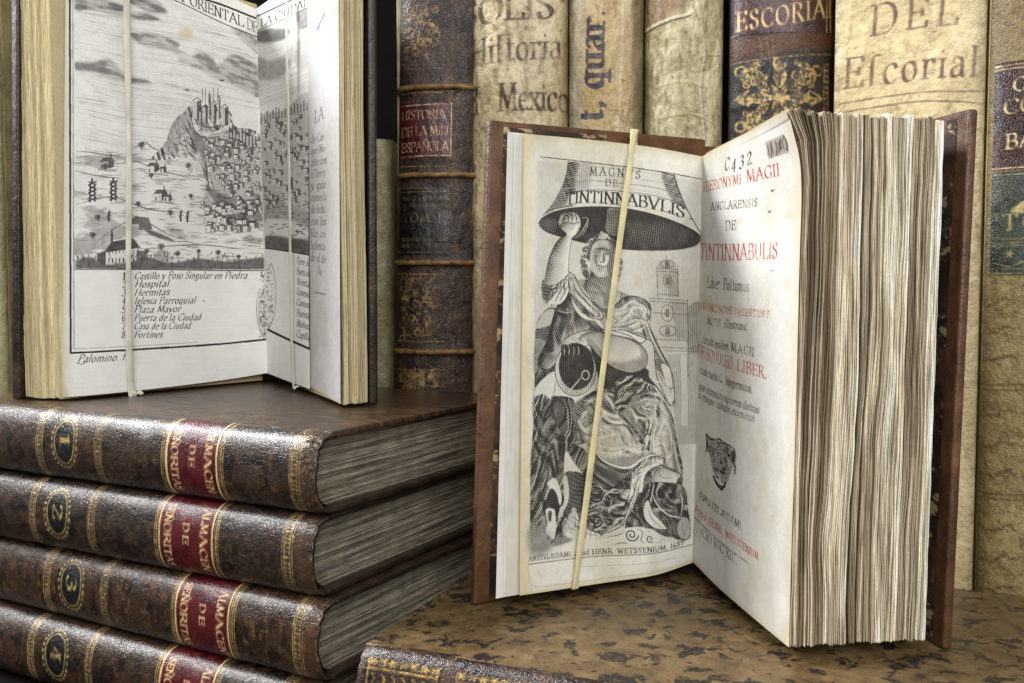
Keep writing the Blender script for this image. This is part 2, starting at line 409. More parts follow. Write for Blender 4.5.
def art_frontispiece():
    cv = Canvas(360, 780, ((43, -89), (1013, 38), (954, 2220), (24, 2393)))
    paper(cv, (.88, .87, .825), (.82, .80, .73), .12)
    edge_stain(cv, .05, (.78, .72, .56), .6, 'tb'); edge_stain(cv, .09, (.86, .79, .58), .75, 'l')
    F = lambda k, pts, t, **q: cv.fill(hh(k, pts), t, **q)
    def L(k, pts, w=5, t=.8, **q):
        p = hh(k, pts); tp = q.pop('taper', True)
        cv.line(p, w * .7, t=t, taper=tp, **q)
        if 'clip' in q and tp and len(p) > 2:                         # soft valley and lit ridge beside each fold line
            s = spline(p, 5); d = np.gradient(s, axis=0); n = np.c_[-d[:, 1], d[:, 0]] / (np.hypot(d[:, 0], d[:, 1])[:, None] + 1e-6)
            sg = 1 if (n[len(n) // 2] @ np.array([-.6, -.8])) < 0 else -1
            cv.line(s - sg * n * w * 1.6, w * 2.4, t=min(.9, t + .1), a=.45 * min(1, t * 1.4), blur=4, taper=True, smooth=False, **q)
            cv.line(s + sg * n * w * 1.7, w * 2.0, t=.03, a=.6, blur=3, taper=True, smooth=False, **q)
            cv.line(p, w * .6, t=t, taper=True, **q)
    # the printed ground
    F(0, [(130, 60), (1000, 170), (985, 900), (960, 1400), (950, 2080), (90, 2200), (100, 1500), (110, 700)], .17, smooth=False, blur=14, ang=0)
    for y in range(60, 1500, 17):                                   # ruled sky
        x0 = 620 + 90 * math.sin(y * .02); L(0, [(x0, y + 560), (800, y + 572), (985, y + 580)], 3, .16)
    # tower and buildings
    F(1, [(795, 62), (893, 66), (893, 215), (795, 215)], .24, smooth=False)
    F(1, [(755, 225), (935, 232), (935, 445), (755, 440)], .22, smooth=False)
    F(1, [(800, 60), (815, 22), (850, 10), (880, 24), (890, 62)], .26)
    F(1, [(930, 270), (965, 240), (990, 235), (985, 640), (930, 640)], .40, smooth=False)
    F(1, [(835, 520), (985, 515), (975, 1000), (880, 1000), (850, 700)], .30, smooth=False, blur=3)
    F(1, [(900, 520), (930, 520), (930, 900), (900, 900)], .14, smooth=False)
    F(1, [(850, 70), (893, 70), (893, 215), (850, 215)], .36, smooth=False); F(1, [(860, 240), (935, 240), (935, 440), (880, 440)], .34, smooth=False)
    for a in ([(790, 62), (895, 66)], [(790, 78), (895, 82)], [(750, 222), (940, 232)], [(755, 238), (938, 250)], [(760, 440), (930, 446)], [(800, 200), (890, 205)], [(840, 12), (842, -12)],
              [(770, 300), (930, 306)], [(795, 62), (795, 215)], [(893, 66), (893, 215)], [(755, 230), (755, 440)], [(935, 232), (935, 640)], [(820, 500), (985, 505)], [(780, 480), (960, 490)]):
        L(1, a, 4, .6, taper=False, smooth=False)
    for cx, cy, rx, ry in ((845, 130, 20, 34), (840, 300, 28, 44), (840, 395, 40, 28), (845, 40, 30, 20)):
        cv.ring(hh(1, [(cx, cy)])[0], rx, ry, 4, t=.55)
        F(1, [(cx - 8, cy - 18), (cx + 8, cy - 18), (cx + 10, cy + 18), (cx - 10, cy + 18)], .5)
    # rock and dark drapery on the left
    F(1, [(125, 360), (180, 285), (235, 275), (300, 350), (275, 460), (240, 590), (225, 760), (290, 960), (400, 1030), (420, 1180), (350, 1440), (270, 1490), (150, 1545), (95, 1500), (88, 1300), (92, 1100), (105, 900), (112, 700), (118, 520)], .62, blur=5, ang=35)
    F(2, [(105, 150), (170, 145), (225, 180), (235, 260), (180, 290), (105, 270)], .42, blur=8, ang=-30)
    F(2, [(110, 400), (200, 330), (300, 340), (310, 420), (240, 500), (150, 560), (100, 560)], .72, blur=14, ang=50)
    F(2, [(105, 420), (180, 350), (240, 350), (180, 440), (110, 520)], .36, blur=8, ang=50)
    RG = lambda k, pts: cv.region(hh(k, pts))
    cv.shade(RG(1, [(125, 360), (180, 285), (235, 275), (300, 350), (275, 460), (240, 590), (225, 760), (290, 960), (400, 1030), (420, 1180), (350, 1440), (270, 1490), (150, 1545), (95, 1500), (88, 1300), (92, 1100), (105, 900), (112, 700), (118, 520)]), .58, infl=((30, .3),), fold=((60, 202, 59, 0.34), (120, 94, 31, 0.25)), k=.8, seed=1)
    F(1, [(122, 370), (165, 300), (225, 280), (232, 345), (190, 375), (140, 385)], .26, ang=20); L(1, [(125, 385), (190, 372), (232, 345)], 5, .8)
    F(1, [(120, 395), (200, 380), (235, 400), (220, 470), (140, 450)], .62); F(1, [(118, 440), (190, 470), (150, 560), (125, 620), (105, 600)], .45, blur=5)
    F(2, [(115, 115), (160, 62), (235, 20), (250, 110), (215, 165), (165, 140), (120, 150)], .12, ang=60); L(2, [(215, 165), (232, 120), (236, 70)], 5, .7); L(2, [(160, 140), (200, 90)], 4, .4)
    # bell
    body = [(312, 78), (600, 112), (885, 150), (905, 235), (935, 325), (968, 400), (1000, 462), (900, 420), (700, 345), (500, 320), (300, 330), (150, 378), (215, 312), (268, 232), (300, 150)]
    F(0, body, .13, smooth=False, ang=0)
    cl = cv.region(hh(0, body), False)
    F(0, [(300, 70), (385, 90), (360, 200), (330, 330), (140, 380), (215, 310), (270, 230)], .62, blur=12, clip=cl, ang=80)
    F(0, [(385, 80), (450, 100), (440, 220), (380, 240), (350, 200)], .32, blur=14, clip=cl)
    F(0, [(830, 140), (890, 150), (910, 235), (960, 390), (890, 310), (850, 240)], .50, blur=9, clip=cl, ang=100)
    for q, t in (([(300, 195), (450, 188), (620, 205), (800, 228), (912, 262)], .5), ([(285, 225), (450, 214), (640, 232), (800, 256), (915, 285)], .3), ([(270, 250), (450, 236), (640, 250), (800, 272), (920, 308)], .65), ([(300, 165), (480, 160), (640, 175), (890, 205)], .35), ([(400, 105), (600, 128), (880, 165)], .3)):
        L(0, q, 5, t, taper=False, clip=cl)
    F(0, [(250, 272), (450, 252), (640, 266), (800, 288), (920, 325), (950, 375), (850, 345), (700, 322), (520, 302), (350, 306), (205, 335)], .10, blur=3, clip=cl)
    F(0, [(215, 312), (268, 240), (320, 250), (290, 320), (200, 345)], .5, blur=8, clip=cl)
    L(0, [(312, 78), (300, 150), (268, 232), (215, 312), (150, 378)], 6, .75, taper=False); L(0, [(885, 150), (905, 235), (935, 325), (968, 400), (1000, 465)], 6, .8, taper=False)
    mouth = [(133, 402), (150, 378), (205, 350), (290, 330), (400, 322), (520, 324), (640, 334), (760, 358), (870, 392), (960, 435), (1000, 470), (1000, 500), (965, 535), (870, 560), (740, 566), (620, 560), (480, 540), (330, 505), (200, 466), (146, 432)]
    F(0, mouth, .80, ang=8); mc = cv.region(hh(0, mouth))
    F(0, [(640, 420), (880, 420), (960, 470), (900, 540), (700, 550)], .66, blur=22, clip=mc)
    F(0, [(140, 400), (200, 380), (250, 400), (230, 460), (160, 440)], .62, blur=10, clip=mc)
    for k in range(16):                                              # turning lines inside the bell
        y = 345 + k * 14
        L(0, [(150, y + 52), (300, y + 12), (520, y + 2), (760, y + 30), (985, y + 108)], 4, .92, taper=False, clip=mc)
    L(0, [(133, 402), (150, 378), (205, 350), (290, 330), (400, 322), (520, 324), (640, 334), (760, 358), (870, 392), (960, 435), (1000, 470)], 9, .06, taper=False)
    L(0, [(133, 402), (146, 432), (200, 466), (330, 505), (480, 540), (620, 560), (740, 566), (870, 560), (965, 535), (1000, 500)], 6, .25, taper=False)
    F(0, [(545, 338), (535, 390), (525, 440), (550, 480), (600, 485), (632, 445), (622, 395), (612, 342)], .5, clip=mc, ang=0)
    for y in range(350, 480, 16):
        L(0, [(535, y), (575, y + 8), (620, y + 4)], 4, .8)
    cv.text('MAGNVS', hh(0, [(440, 156), (580, 164), (722, 180)]), (2, -42), nib=1.5, track=4.2, t=.92)
    cv.text('DE', hh(0, [(527, 215), (598, 220)]), (2, -34), nib=1.5, track=3, t=.92)
    cv.text('TINTINNABVLIS', hh(0, [(296, 308), (440, 304), (600, 318), (740, 334), (850, 356), (925, 384)]), (4, -62), nib=1.75, track=.7, t=.97)
    # raised arm and hand
    arm = [(262, 430), (300, 470), (255, 500), (222, 548), (196, 610), (176, 700), (160, 760), (158, 820), (185, 848), (240, 830), (290, 760), (312, 690), (316, 600), (328, 520), (335, 490), (372, 462), (385, 420), (376, 380), (345, 352), (310, 352), (270, 362), (256, 390)]
    F(0, arm, .13, ang=60); ac = cv.region(hh(0, arm))
    F(0, [(225, 540), (200, 620), (176, 710), (160, 800), (190, 845), (215, 780), (218, 690), (235, 600), (262, 520)], .62, blur=12, clip=ac, ang=70)
    F(0, [(310, 520), (318, 600), (312, 690), (290, 760), (300, 640)], .36, blur=7, clip=ac)
    F(0, [(290, 470), (335, 490), (325, 520), (270, 510)], .34, blur=7, clip=ac); F(0, [(258, 390), (275, 430), (300, 470), (270, 450)], .5, blur=5, clip=ac)
    cv.shade(ac, .24, infl=((46, .9), (18, .5)), k=.75, seed=2, grooves=(([(262, 420), (300, 408), (345, 415), (378, 405)], 12, .5), ([(300, 470), (320, 480), (335, 490)], 14, .5), ([(170, 760), (230, 770), (280, 750)], 14, .4)))
    for x in (282, 305, 328, 352):
        L(0, [(x, 356), (x + 8, 385), (x + 4, 414)], 8, .85)
    L(0, [(262, 420), (300, 408), (345, 415), (378, 405)], 7, .75); L(0, [(258, 392), (262, 372), (300, 354), (350, 354), (380, 384), (384, 430), (360, 468)], 6, .85, taper=False); L(0, [(300, 430), (330, 440), (352, 430)], 4, .5); L(0, [(262, 430), (300, 470)], 5, .9)
    L(0, [(390, 385), (425, 390), (410, 430), (375, 480), (340, 495)], 7, .25); L(0, [(430, 392), (418, 440), (385, 490)], 5, .2)
    L(0, [(300, 470), (255, 500), (222, 548), (196, 610), (176, 700), (160, 760)], 5, .85, taper=False); L(0, [(335, 490), (328, 520), (316, 600), (312, 690)], 4, .8, taper=False)
    # bodice, neck, head
    F(1, [(310, 185), (345, 280), (395, 335), (450, 352), (505, 372), (500, 398), (440, 395), (330, 420), (275, 468), (245, 560), (200, 612), (150, 600), (130, 560), (175, 470), (200, 400), (228, 300), (260, 240)], .70, ang=25)
    cv.shade(RG(1, [(310, 185), (345, 280), (395, 335), (450, 352), (505, 372), (500, 398), (440, 395), (330, 420), (275, 468), (245, 560), (200, 612), (150, 600), (130, 560), (175, 470), (200, 400), (228, 300), (260, 240)]), .60, infl=((40, .6),), fold=((75, 162, 44, 0.31),), k=.8, seed=4); L(1, [(235, 285), (300, 300), (345, 290)], 6, .3); L(1, [(238, 300), (300, 318), (350, 308)], 5, .9)
    F(1, [(365, 130), (430, 120), (438, 60), (520, 90), (575, 60), (575, 170), (650, 215), (560, 272), (520, 300), (470, 262), (420, 200)], .40, ang=-20)
    F(1, [(440, 70), (500, 100), (560, 90), (540, 170), (500, 230), (460, 180), (445, 120)], .60, blur=9)
    cv.shade(RG(1, [(365, 130), (430, 120), (438, 60), (520, 90), (575, 60), (575, 170), (650, 215), (560, 272), (520, 300), (470, 262), (420, 200)]), .42, infl=((50, .6),), k=.7, grooves=((hh(1, [(440, 130), (500, 190), (520, 260)]), 22, .5), (hh(1, [(380, 140), (440, 180), (500, 200)]), 14, .3)))
    face = [(438, 560), (450, 520), (490, 498), (535, 500), (570, 530), (578, 590), (570, 650), (545, 690), (510, 706), (475, 700), (446, 668), (434, 620)]
    F(0, face, .16, ang=10); fc = cv.region(hh(0, face))
    F(0, [(440, 560), (460, 540), (465, 620), (490, 690), (470, 700), (440, 660)], .36, blur=8, clip=fc); F(0, [(470, 680), (530, 670), (560, 650), (545, 700), (500, 712)], .42, blur=7, clip=fc)
    cv.shade(fc, .27, infl=((78, 1.0),), k=.8)
    F(0, [(450, 570), (474, 558), (500, 568), (494, 586), (468, 588)], .38, blur=7, clip=fc); F(0, [(516, 574), (540, 565), (564, 576), (556, 594), (522, 590)], .40, blur=7, clip=fc)
    L(0, [(454, 563), (476, 552), (498, 561)], 5, .85); L(0, [(518, 566), (541, 559), (562, 570)], 5, .85)
    L(0, [(462, 576), (478, 570), (495, 578)], 5, .95); L(0, [(522, 582), (540, 576), (556, 584)], 5, .95)
    F(0, [(500, 560), (508, 570), (506, 612), (496, 614), (500, 590)], .14, blur=3, clip=fc); F(0, [(510, 575), (524, 616), (512, 628), (506, 612)], .52, blur=3, clip=fc); L(0, [(490, 620), (502, 628), (518, 622)], 6, .9)
    L(0, [(474, 646), (488, 642), (504, 645), (516, 644)], 5, .9); F(0, [(476, 652), (494, 656), (510, 652), (494, 664)], .5, blur=2); F(0, [(478, 668), (494, 672), (510, 668), (494, 678)], .5, blur=4); F(0, [(480, 682), (500, 676), (520, 684), (500, 694)], .18, blur=6, clip=fc)
    for k in range(9):
        L(0, [(446 + k * 3, 590 + k * 9), (456 + k * 4, 604 + k * 9), (462 + k * 5, 620 + k * 8)], 2.6, .5); L(0, [(560 - k * 3, 600 + k * 9), (552 - k * 3, 616 + k * 9), (540 - k * 3, 628 + k * 8)], 2.6, .45)
    F(0, [(405, 560), (430, 505), (480, 478), (530, 482), (580, 515), (600, 575), (580, 600), (566, 545), (535, 512), (490, 508), (455, 530), (440, 570), (430, 620)], .66, blur=2, ang=60)
    F(0, [(540, 520), (575, 540), (578, 620), (545, 690), (530, 640), (550, 580)], .52, blur=7, clip=fc, a=.7)
    rr = random.Random(3)
    for cx, cy, r in [(412, 560, 20), (402, 590, 18), (396, 620, 18), (405, 650, 20), (410, 680, 18), (420, 700, 14), (425, 535, 16), (450, 512, 14), (590, 600, 18), (602, 625, 18), (600, 655, 18), (592, 685, 18), (582, 712, 16), (575, 560, 14), (480, 490, 14), (515, 484, 15), (548, 492, 14)]:
        cv.circle(hh(0, [(cx, cy)])[0], r, r * 1.1, t=.58, blur=3)
        for _ in range(4):
            a0 = rr.uniform(0, 6.28); a = np.linspace(a0, a0 + rr.uniform(2, 3.6), 8); R = r * rr.uniform(.35, .95)
            cv.line(hh(0, np.c_[cx + rr.uniform(-4, 4) + R * np.cos(a), cy + rr.uniform(-4, 4) + R * np.sin(a)]), rr.uniform(3, 5), t=rr.choice([.95, .9, .1]), taper=True)
    F(0, [(490, 500), (500, 462), (522, 470), (540, 480), (530, 500)], .25); L(0, [(492, 498), (505, 470), (525, 476)], 4, .8)
    # sleeve
    sl = [(162, 118), (190, 150), (250, 140), (300, 100), (318, 84), (318, 150), (300, 215), (268, 250), (225, 262), (190, 250), (165, 222), (152, 165)]
    F(1, sl, .14, ang=50); s_ = cv.region(hh(1, sl)); cv.shade(s_, .22, infl=((30, .7),), fold=((115, 121, 26, 0.50),), k=.9, seed=6); F(1, [(150, 110), (190, 150), (215, 150), (200, 230), (160, 220)], .6, blur=8, clip=s_)
    for q in ([(205, 235), (235, 190), (285, 130)], [(235, 250), (255, 200), (310, 120)], [(190, 245), (215, 205), (220, 170)], [(262, 240), (290, 190), (312, 150)]):
        L(1, q, 7, .78)
    # white mantle
    man = [(318, 82), (352, 108), (375, 160), (420, 215), (470, 262), (520, 300), (562, 270), (600, 235), (655, 212), (720, 226), (757, 262), (756, 322), (742, 350), (772, 420), (805, 500), (842, 575), (860, 640), (868, 760), (850, 790), (828, 765), (806, 700), (782, 640), (775, 560), (768, 470), (738, 440), (700, 462), (640, 420), (560, 398), (505, 392), (458, 352), (392, 330), (345, 280), (326, 220), (312, 150)]
    F(1, man, .05, ang=40); mk = cv.region(hh(1, man)); cv.shade(mk, .20, infl=((28, .6),), fold=((58, 229, 39, 0.46), (75, 121, 20, 0.22)), k=.85, seed=7)
    for q, w, t in (([(335, 120), (360, 190), (420, 250), (480, 300)], 10, .6), ([(322, 160), (345, 240), (400, 300), (450, 335)], 9, .7), ([(350, 110), (385, 180), (440, 240), (500, 300)], 6, .5), ([(360, 290), (410, 310), (450, 330)], 8, .75), ([(340, 230), (380, 285), (420, 320)], 6, .5),
                    ([(560, 275), (600, 270), (650, 232), (700, 236)], 8, .6), ([(550, 300), (610, 290), (680, 262), (740, 275)], 7, .4), ([(545, 330), (600, 330), (640, 300), (660, 260)], 7, .55), ([(545, 372), (600, 376), (660, 360), (700, 330), (720, 290)], 9, .55), ([(540, 395), (620, 395), (690, 420), (740, 440)], 9, .7),
                    ([(740, 350), (700, 380), (660, 390)], 6, .5), ([(742, 352), (762, 410), (790, 480), (830, 560), (855, 640)], 9, .75), ([(735, 370), (750, 430), (782, 500), (815, 580), (840, 650), (850, 740)], 6, .5), ([(745, 450), (752, 520), (765, 600), (790, 660)], 10, .5), ([(755, 300), (745, 335), (700, 350)], 7, .6), ([(690, 240), (730, 260), (748, 300)], 7, .7), ([(620, 350), (680, 330), (735, 340)], 6, .5)):
        L(1, q, w, t, clip=mk)
    F(1, [(770, 560), (800, 540), (845, 600), (862, 700), (830, 690), (800, 640)], .5, blur=4, clip=mk); F(1, [(806, 570), (842, 590), (858, 690), (830, 680), (815, 620)], .06, clip=mk); F(1, [(560, 340), (620, 330), (600, 372), (560, 372)], .3, blur=8, clip=mk)
    L(1, [(460, 285), (485, 305), (470, 330), (492, 340), (510, 320), (490, 290), (470, 300)], 6, .85); L(1, [(560, 330), (585, 345), (560, 360)], 5, .8)
    for a in (man,):
        cv.line(np.vstack([hh(1, a), hh(1, a[:1])]), 4, t=.75)
    # resting forearm
    F(1, [(440, 470), (520, 540), (600, 600), (720, 590), (750, 640), (760, 720), (560, 740), (500, 700), (450, 560)], .78, blur=4, ang=15)
    fa = [(272, 472), (300, 432), (400, 395), (480, 398), (560, 420), (660, 442), (722, 490), (737, 540), (722, 588), (660, 616), (580, 602), (510, 562), (455, 505), (425, 472), (385, 490), (335, 484), (300, 500)]
    F(1, fa, .08, ang=20); k_ = cv.region(hh(1, fa)); cv.shade(k_, .18, infl=((60, .9), (20, .4)), k=.7, seed=8)
    F(1, [(510, 560), (600, 560), (700, 530), (735, 500), (730, 590), (660, 616), (580, 605)], .42, blur=12, clip=k_); F(1, [(700, 470), (740, 500), (735, 560), (715, 590)], .42, blur=8, clip=k_)
    F(1, [(410, 450), (440, 440), (520, 545), (490, 550), (440, 500)], .4, blur=6, clip=k_); F(1, [(280, 450), (300, 440), (310, 490), (280, 490)], .35, blur=4, clip=k_)
    cv.line(np.vstack([hh(1, fa), hh(1, fa[:1])]), 4, t=.8)
    for q in ([(292, 455), (330, 462), (345, 486)], [(300, 440), (350, 450), (372, 482)], [(330, 430), (380, 445), (400, 470)]):
        L(1, q, 4, .6)
    # round dark vessel with its pale rim
    cv.circle(hh(1, [(348, 602)])[0], 114, 140, n=50, t=.34); F(1, [(238, 610), (262, 700), (310, 740), (370, 738), (430, 690), (400, 745), (350, 752), (290, 742), (248, 690)], .10, blur=3); F(1, [(235, 600), (260, 520), (275, 560), (262, 660), (290, 730), (250, 700)], .2, blur=4)
    cv.circle(hh(1, [(354, 586)])[0], 98, 124, n=50, t=.82); cv.circle(hh(1, [(330, 570)])[0], 50, 70, n=40, t=.80, blur=20)
    F(1, [(270, 480), (300, 470), (318, 520), (300, 560), (275, 540)], .86); F(1, [(330, 480), (372, 490), (360, 530), (340, 520)], .84)
    for x in (285, 312, 340, 366):
        L(1, [(x, 478), (x + 4, 505), (x - 2, 530)], 6, .3)
    cv.ring(hh(1, [(348, 602)])[0], 114, 140, 4, t=.8); cv.ring(hh(1, [(405, 632)])[0], 20, 24, 6, t=.25); L(1, [(300, 735), (340, 690), (385, 640)], 9, .15); L(1, [(270, 700), (320, 672)], 8, .1)
    # skirts and legs
    F(2, [(212, 160), (250, 150), (340, 170), (345, 290), (400, 390), (330, 400), (280, 352), (235, 285), (215, 220)], .80, blur=3, ang=40)
    F(2, [(540, 110), (620, 45), (700, 60), (780, 120), (850, 240), (868, 330), (885, 430), (905, 560), (880, 760), (930, 860), (820, 880), (690, 800), (620, 790), (480, 860), (400, 830), (370, 700), (420, 480), (440, 380), (560, 240)], .62, blur=3, ang=20)
    cv.shade(RG(2, [(212, 160), (250, 150), (340, 170), (345, 290), (400, 390), (330, 400), (280, 352), (235, 285), (215, 220)]), .62, infl=((30, .4),), fold=((95, 162, 33, 0.37),), k=.8, seed=11)
    cv.shade(RG(2, [(540, 110), (620, 45), (700, 60), (780, 120), (850, 240), (868, 330), (885, 430), (905, 560), (880, 760), (930, 860), (820, 880), (690, 800), (620, 790), (480, 860), (400, 830), (370, 700), (420, 480), (440, 380), (560, 240)]), .58, fold=((30, 229, 44, 0.37),), k=.8, seed=12)
    th = [(330, 205), (395, 152), (480, 112), (545, 128), (582, 205), (575, 242), (640, 300), (690, 368), (722, 420), (742, 455), (690, 495), (605, 522), (520, 505), (470, 470), (440, 430), (382, 372), (345, 300)]
    F(2, th, .13, ang=65); tk = cv.region(hh(2, th)); cv.shade(tk, .26, infl=((80, .8), (24, .4)), fold=((28, 270, 46, 0.37), (60, 135, 26, 0.22)), k=.85, seed=9)
    F(2, [(330, 205), (395, 165), (360, 260), (385, 350), (440, 420), (380, 372), (345, 300)], .5, blur=10, clip=tk); F(2, [(470, 470), (560, 470), (660, 450), (740, 450), (680, 500), (600, 525), (520, 508)], .42, blur=10, clip=tk)
    for q, w, t in (([(365, 260), (385, 230), (402, 215)], 10, .6), ([(380, 320), (420, 300), (470, 250), (500, 215)], 10, .6), ([(395, 345), (440, 360), (520, 345), (580, 330)], 7, .35), ([(490, 150), (530, 190), (545, 235)], 9, .65), ([(480, 190), (520, 225), (575, 242)], 9, .7), ([(600, 285), (640, 330), (675, 380)], 10, .65), ([(440, 425), (540, 440), (640, 410), (700, 420)], 6, .35), ([(540, 130), (570, 180), (580, 230)], 8, .7), ([(390, 190), (440, 160), (500, 150)], 6, .3), ([(460, 400), (560, 415), (650, 390)], 5, .3), ([(480, 300), (560, 300), (620, 320)], 5, .22), ([(350, 280), (372, 320), (410, 360)], 8, .6)):
        L(2, q, w, t, clip=tk)
    lg = [(605, 235), (640, 175), (700, 130), (770, 120), (820, 175), (850, 260), (868, 330), (872, 420), (880, 470), (905, 575), (870, 565), (812, 520), (800, 455), (742, 440), (705, 395), (690, 350), (640, 290)]
    F(2, lg, .12, ang=75); lk = cv.region(hh(2, lg)); cv.shade(lk, .26, infl=((80, .8), (24, .4)), fold=((72, 270, 44, 0.37), (40, 135, 26, 0.22)), k=.85, seed=10)
    F(2, [(600, 230), (650, 160), (700, 140), (650, 230), (660, 300), (640, 290)], .42, blur=8, clip=lk); F(2, [(820, 180), (868, 330), (905, 575), (870, 560), (850, 400), (835, 280)], .5, blur=10, clip=lk)
    for q, w, t in (([(700, 385), (715, 350), (745, 338)], 12, .7), ([(625, 215), (650, 240), (665, 290)], 6, .4), ([(760, 150), (800, 220), (830, 260)], 6, .4), ([(770, 260), (790, 300), (775, 370)], 6, .22), ([(690, 270), (740, 250), (790, 260)], 5, .2), ([(830, 300), (840, 400), (830, 470)], 6, .5), ([(850, 380), (862, 470), (880, 560)], 6, .6), ([(870, 330), (885, 430), (890, 520)], 5, .6), ([(800, 400), (815, 450), (812, 500)], 6, .5), ([(700, 200), (740, 180), (780, 190)], 5, .2), ([(660, 180), (720, 150), (780, 160)], 6, .5)):
        L(2, q, w, t, clip=lk)
    F(2, [(600, 60), (680, 40), (760, 110), (700, 125), (640, 170), (600, 230), (565, 200), (560, 130)], .58, ang=30)
    cv.shade(RG(2, [(600, 60), (680, 40), (760, 110), (700, 125), (640, 170), (600, 230), (565, 200), (560, 130)]), .5, fold=((-38, 175, 28, 0.43),), k=.8, seed=13)
    for q in ([(570, 130), (620, 80), (700, 70)], [(575, 170), (640, 110), (740, 110)], [(590, 210), (640, 150), (720, 120)]):
        L(2, q, 7, .85)
    L(2, [(700, 62), (770, 100), (800, 150), (845, 185)], 8, .1); L(2, [(740, 20), (755, 60), (800, 70), (830, 60)], 10, .08); L(2, [(760, 0), (800, 30), (845, 130), (850, 190)], 8, .1); L(2, [(745, 50), (790, 110), (830, 180)], 8, .85)
    # hems
    for q, w, t in (([(440, 432), (500, 490), (580, 520), (640, 515), (700, 470), (770, 450), (805, 465)], 16, .07), ([(445, 448), (505, 510), (590, 542), (650, 530)], 7, .8), ([(805, 460), (802, 505)], 10, .08)):
        L(2, q, w, t)
    cloth = [(700, 500), (770, 490), (735, 545), (712, 600), (705, 660), (690, 740), (640, 830), (600, 840), (618, 700), (640, 580)]
    CL = [(650, 530), (705, 478), (790, 460), (800, 500), (742, 520), (705, 565), (690, 640), (645, 660), (625, 740), (612, 690), (625, 590)]
    F(2, [(650, 530), (705, 478), (790, 460), (800, 500), (742, 520), (705, 565), (690, 640), (645, 660), (625, 740), (612, 690), (625, 590)], .08, ang=70)
    cv.shade(RG(2, CL), .18, infl=((20, .6),), fold=((115, 162, 28, 0.43),), k=.9, seed=16)
    for q in ([(660, 560), (690, 520), (760, 490)], [(650, 640), (665, 590), (690, 560)], [(640, 700), (650, 640), (640, 590)]):
        L(2, q, 6, .6)
    ft_ = [(742, 540), (790, 506), (832, 530), (880, 552), (892, 572), (872, 598), (878, 622), (838, 638), (780, 618), (748, 580)]
    F(2, ft_, .07, ang=30); cv.shade(RG(2, ft_), .18, infl=((40, .8),), k=.7); cv.line(np.vstack([hh(2, ft_), hh(2, ft_[:1])]), 4, t=.85)
    for q in ([(770, 530), (800, 570), (845, 575)], [(850, 590), (862, 610)], [(832, 602), (842, 625)], [(812, 606), (820, 630)], [(845, 572), (872, 582)]):
        L(2, q, 4, .75)
    F(2, [(745, 575), (780, 615), (840, 636), (800, 630), (750, 600)], .4, blur=3)
    # left hanging cloth
    F(2, [(288, 475), (300, 440), (340, 500), (388, 560), (350, 545), (290, 560)], .10); F(2, [(290, 560), (350, 548), (392, 565), (396, 640), (360, 760), (310, 800), (290, 700)], .66, ang=60)
    F(3, [(190, 15), (235, -10), (262, 40), (272, 95), (262, 130), (240, 70), (205, 45)], .12); F(3, [(280, -10), (300, -20), (312, 60), (300, 130), (250, 200), (245, 170), (285, 110)], .2)
    F(3, [(180, 160), (215, 150), (235, 165), (240, 250), (228, 310), (205, 300), (178, 270), (192, 230)], .1); F(3, [(195, 170), (215, 165), (212, 215), (198, 215)], .7); F(3, [(240, 120), (262, 135), (248, 200), (236, 180)], .82); F(3, [(215, 45), (250, 90), (240, 150), (200, 140), (185, 110)], .8, blur=3)
    # lower skirt
    F(3, [(430, 0), (520, 40), (620, -20), (620, 120), (580, 210), (480, 262), (405, 235), (375, 130), (400, 50)], .70, ang=30)
    cv.shade(RG(3, [(430, 0), (520, 40), (620, -20), (620, 120), (580, 210), (480, 262), (405, 235), (375, 130), (400, 50)]), .58, infl=((40, .4),), fold=((12, 256, 52, 0.43), (25, 121, 26, 0.25)), k=.9, seed=14)
    for q, w, t in (([(460, 10), (500, 50), (560, 60), (600, 40)], 8, .2), ([(470, 30), (540, 95), (600, 110)], 6, .3), ([(400, 100), (480, 130), (580, 150)], 7, .4), ([(410, 160), (500, 190), (580, 190)], 6, .4), ([(450, 20), (480, 70), (560, 100), (600, 90)], 6, .9), ([(400, 130), (480, 165), (570, 172)], 6, .92), ([(430, 200), (500, 215), (560, 205)], 6, .9)):
        L(3, q, w, t)
    F(3, [(270, 270), (305, 190), (340, 140), (360, 190), (385, 235), (470, 268), (560, 240), (600, 190), (640, 90), (690, 0), (640, 140), (600, 225), (520, 262), (460, 295), (390, 308), (290, 292)], .09, ang=10)
    cv.shade(RG(3, [(270, 270), (305, 190), (340, 140), (360, 190), (385, 235), (470, 268), (560, 240), (600, 190), (640, 90), (690, 0), (640, 140), (600, 225), (520, 262), (460, 295), (390, 308), (290, 292)]), .2, infl=((18, .6),), fold=((60, 121, 28, 0.37),), k=.8, seed=17)
    for q in ([(340, 160), (345, 220), (330, 280)], [(300, 220), (320, 260), (310, 285)], [(360, 270), (420, 280), (460, 285)], [(560, 240), (600, 200)]):
        L(3, q, 5, .5)
    L(3, [(385, 240), (470, 272), (560, 245), (610, 190), (650, 90)], 6, .85)
    # right lower dark, folds and standing foot
    F(3, [(640, 140), (700, 40), (745, 0), (900, 30), (930, 160), (940, 300), (880, 310), (800, 260), (700, 235), (600, 240)], .72, ang=35, blur=2)
    cv.shade(RG(3, [(640, 140), (700, 40), (745, 0), (900, 30), (930, 160), (940, 300), (880, 310), (800, 260), (700, 235), (600, 240)]), .60, fold=((48, 229, 46, 0.43), (60, 108, 23, 0.25)), k=.9, seed=15)
    for q in ([(712, 95), (730, 150), (780, 205), (812, 240)], [(704, 130), (716, 190), (760, 225), (805, 244)]):
        L(3, q, 14, .06)
    F(3, [(700, 130), (722, 95), (745, 160), (800, 225), (812, 245), (750, 235), (705, 190)], .08); L(3, [(722, 130), (740, 190), (790, 236)], 6, .5)
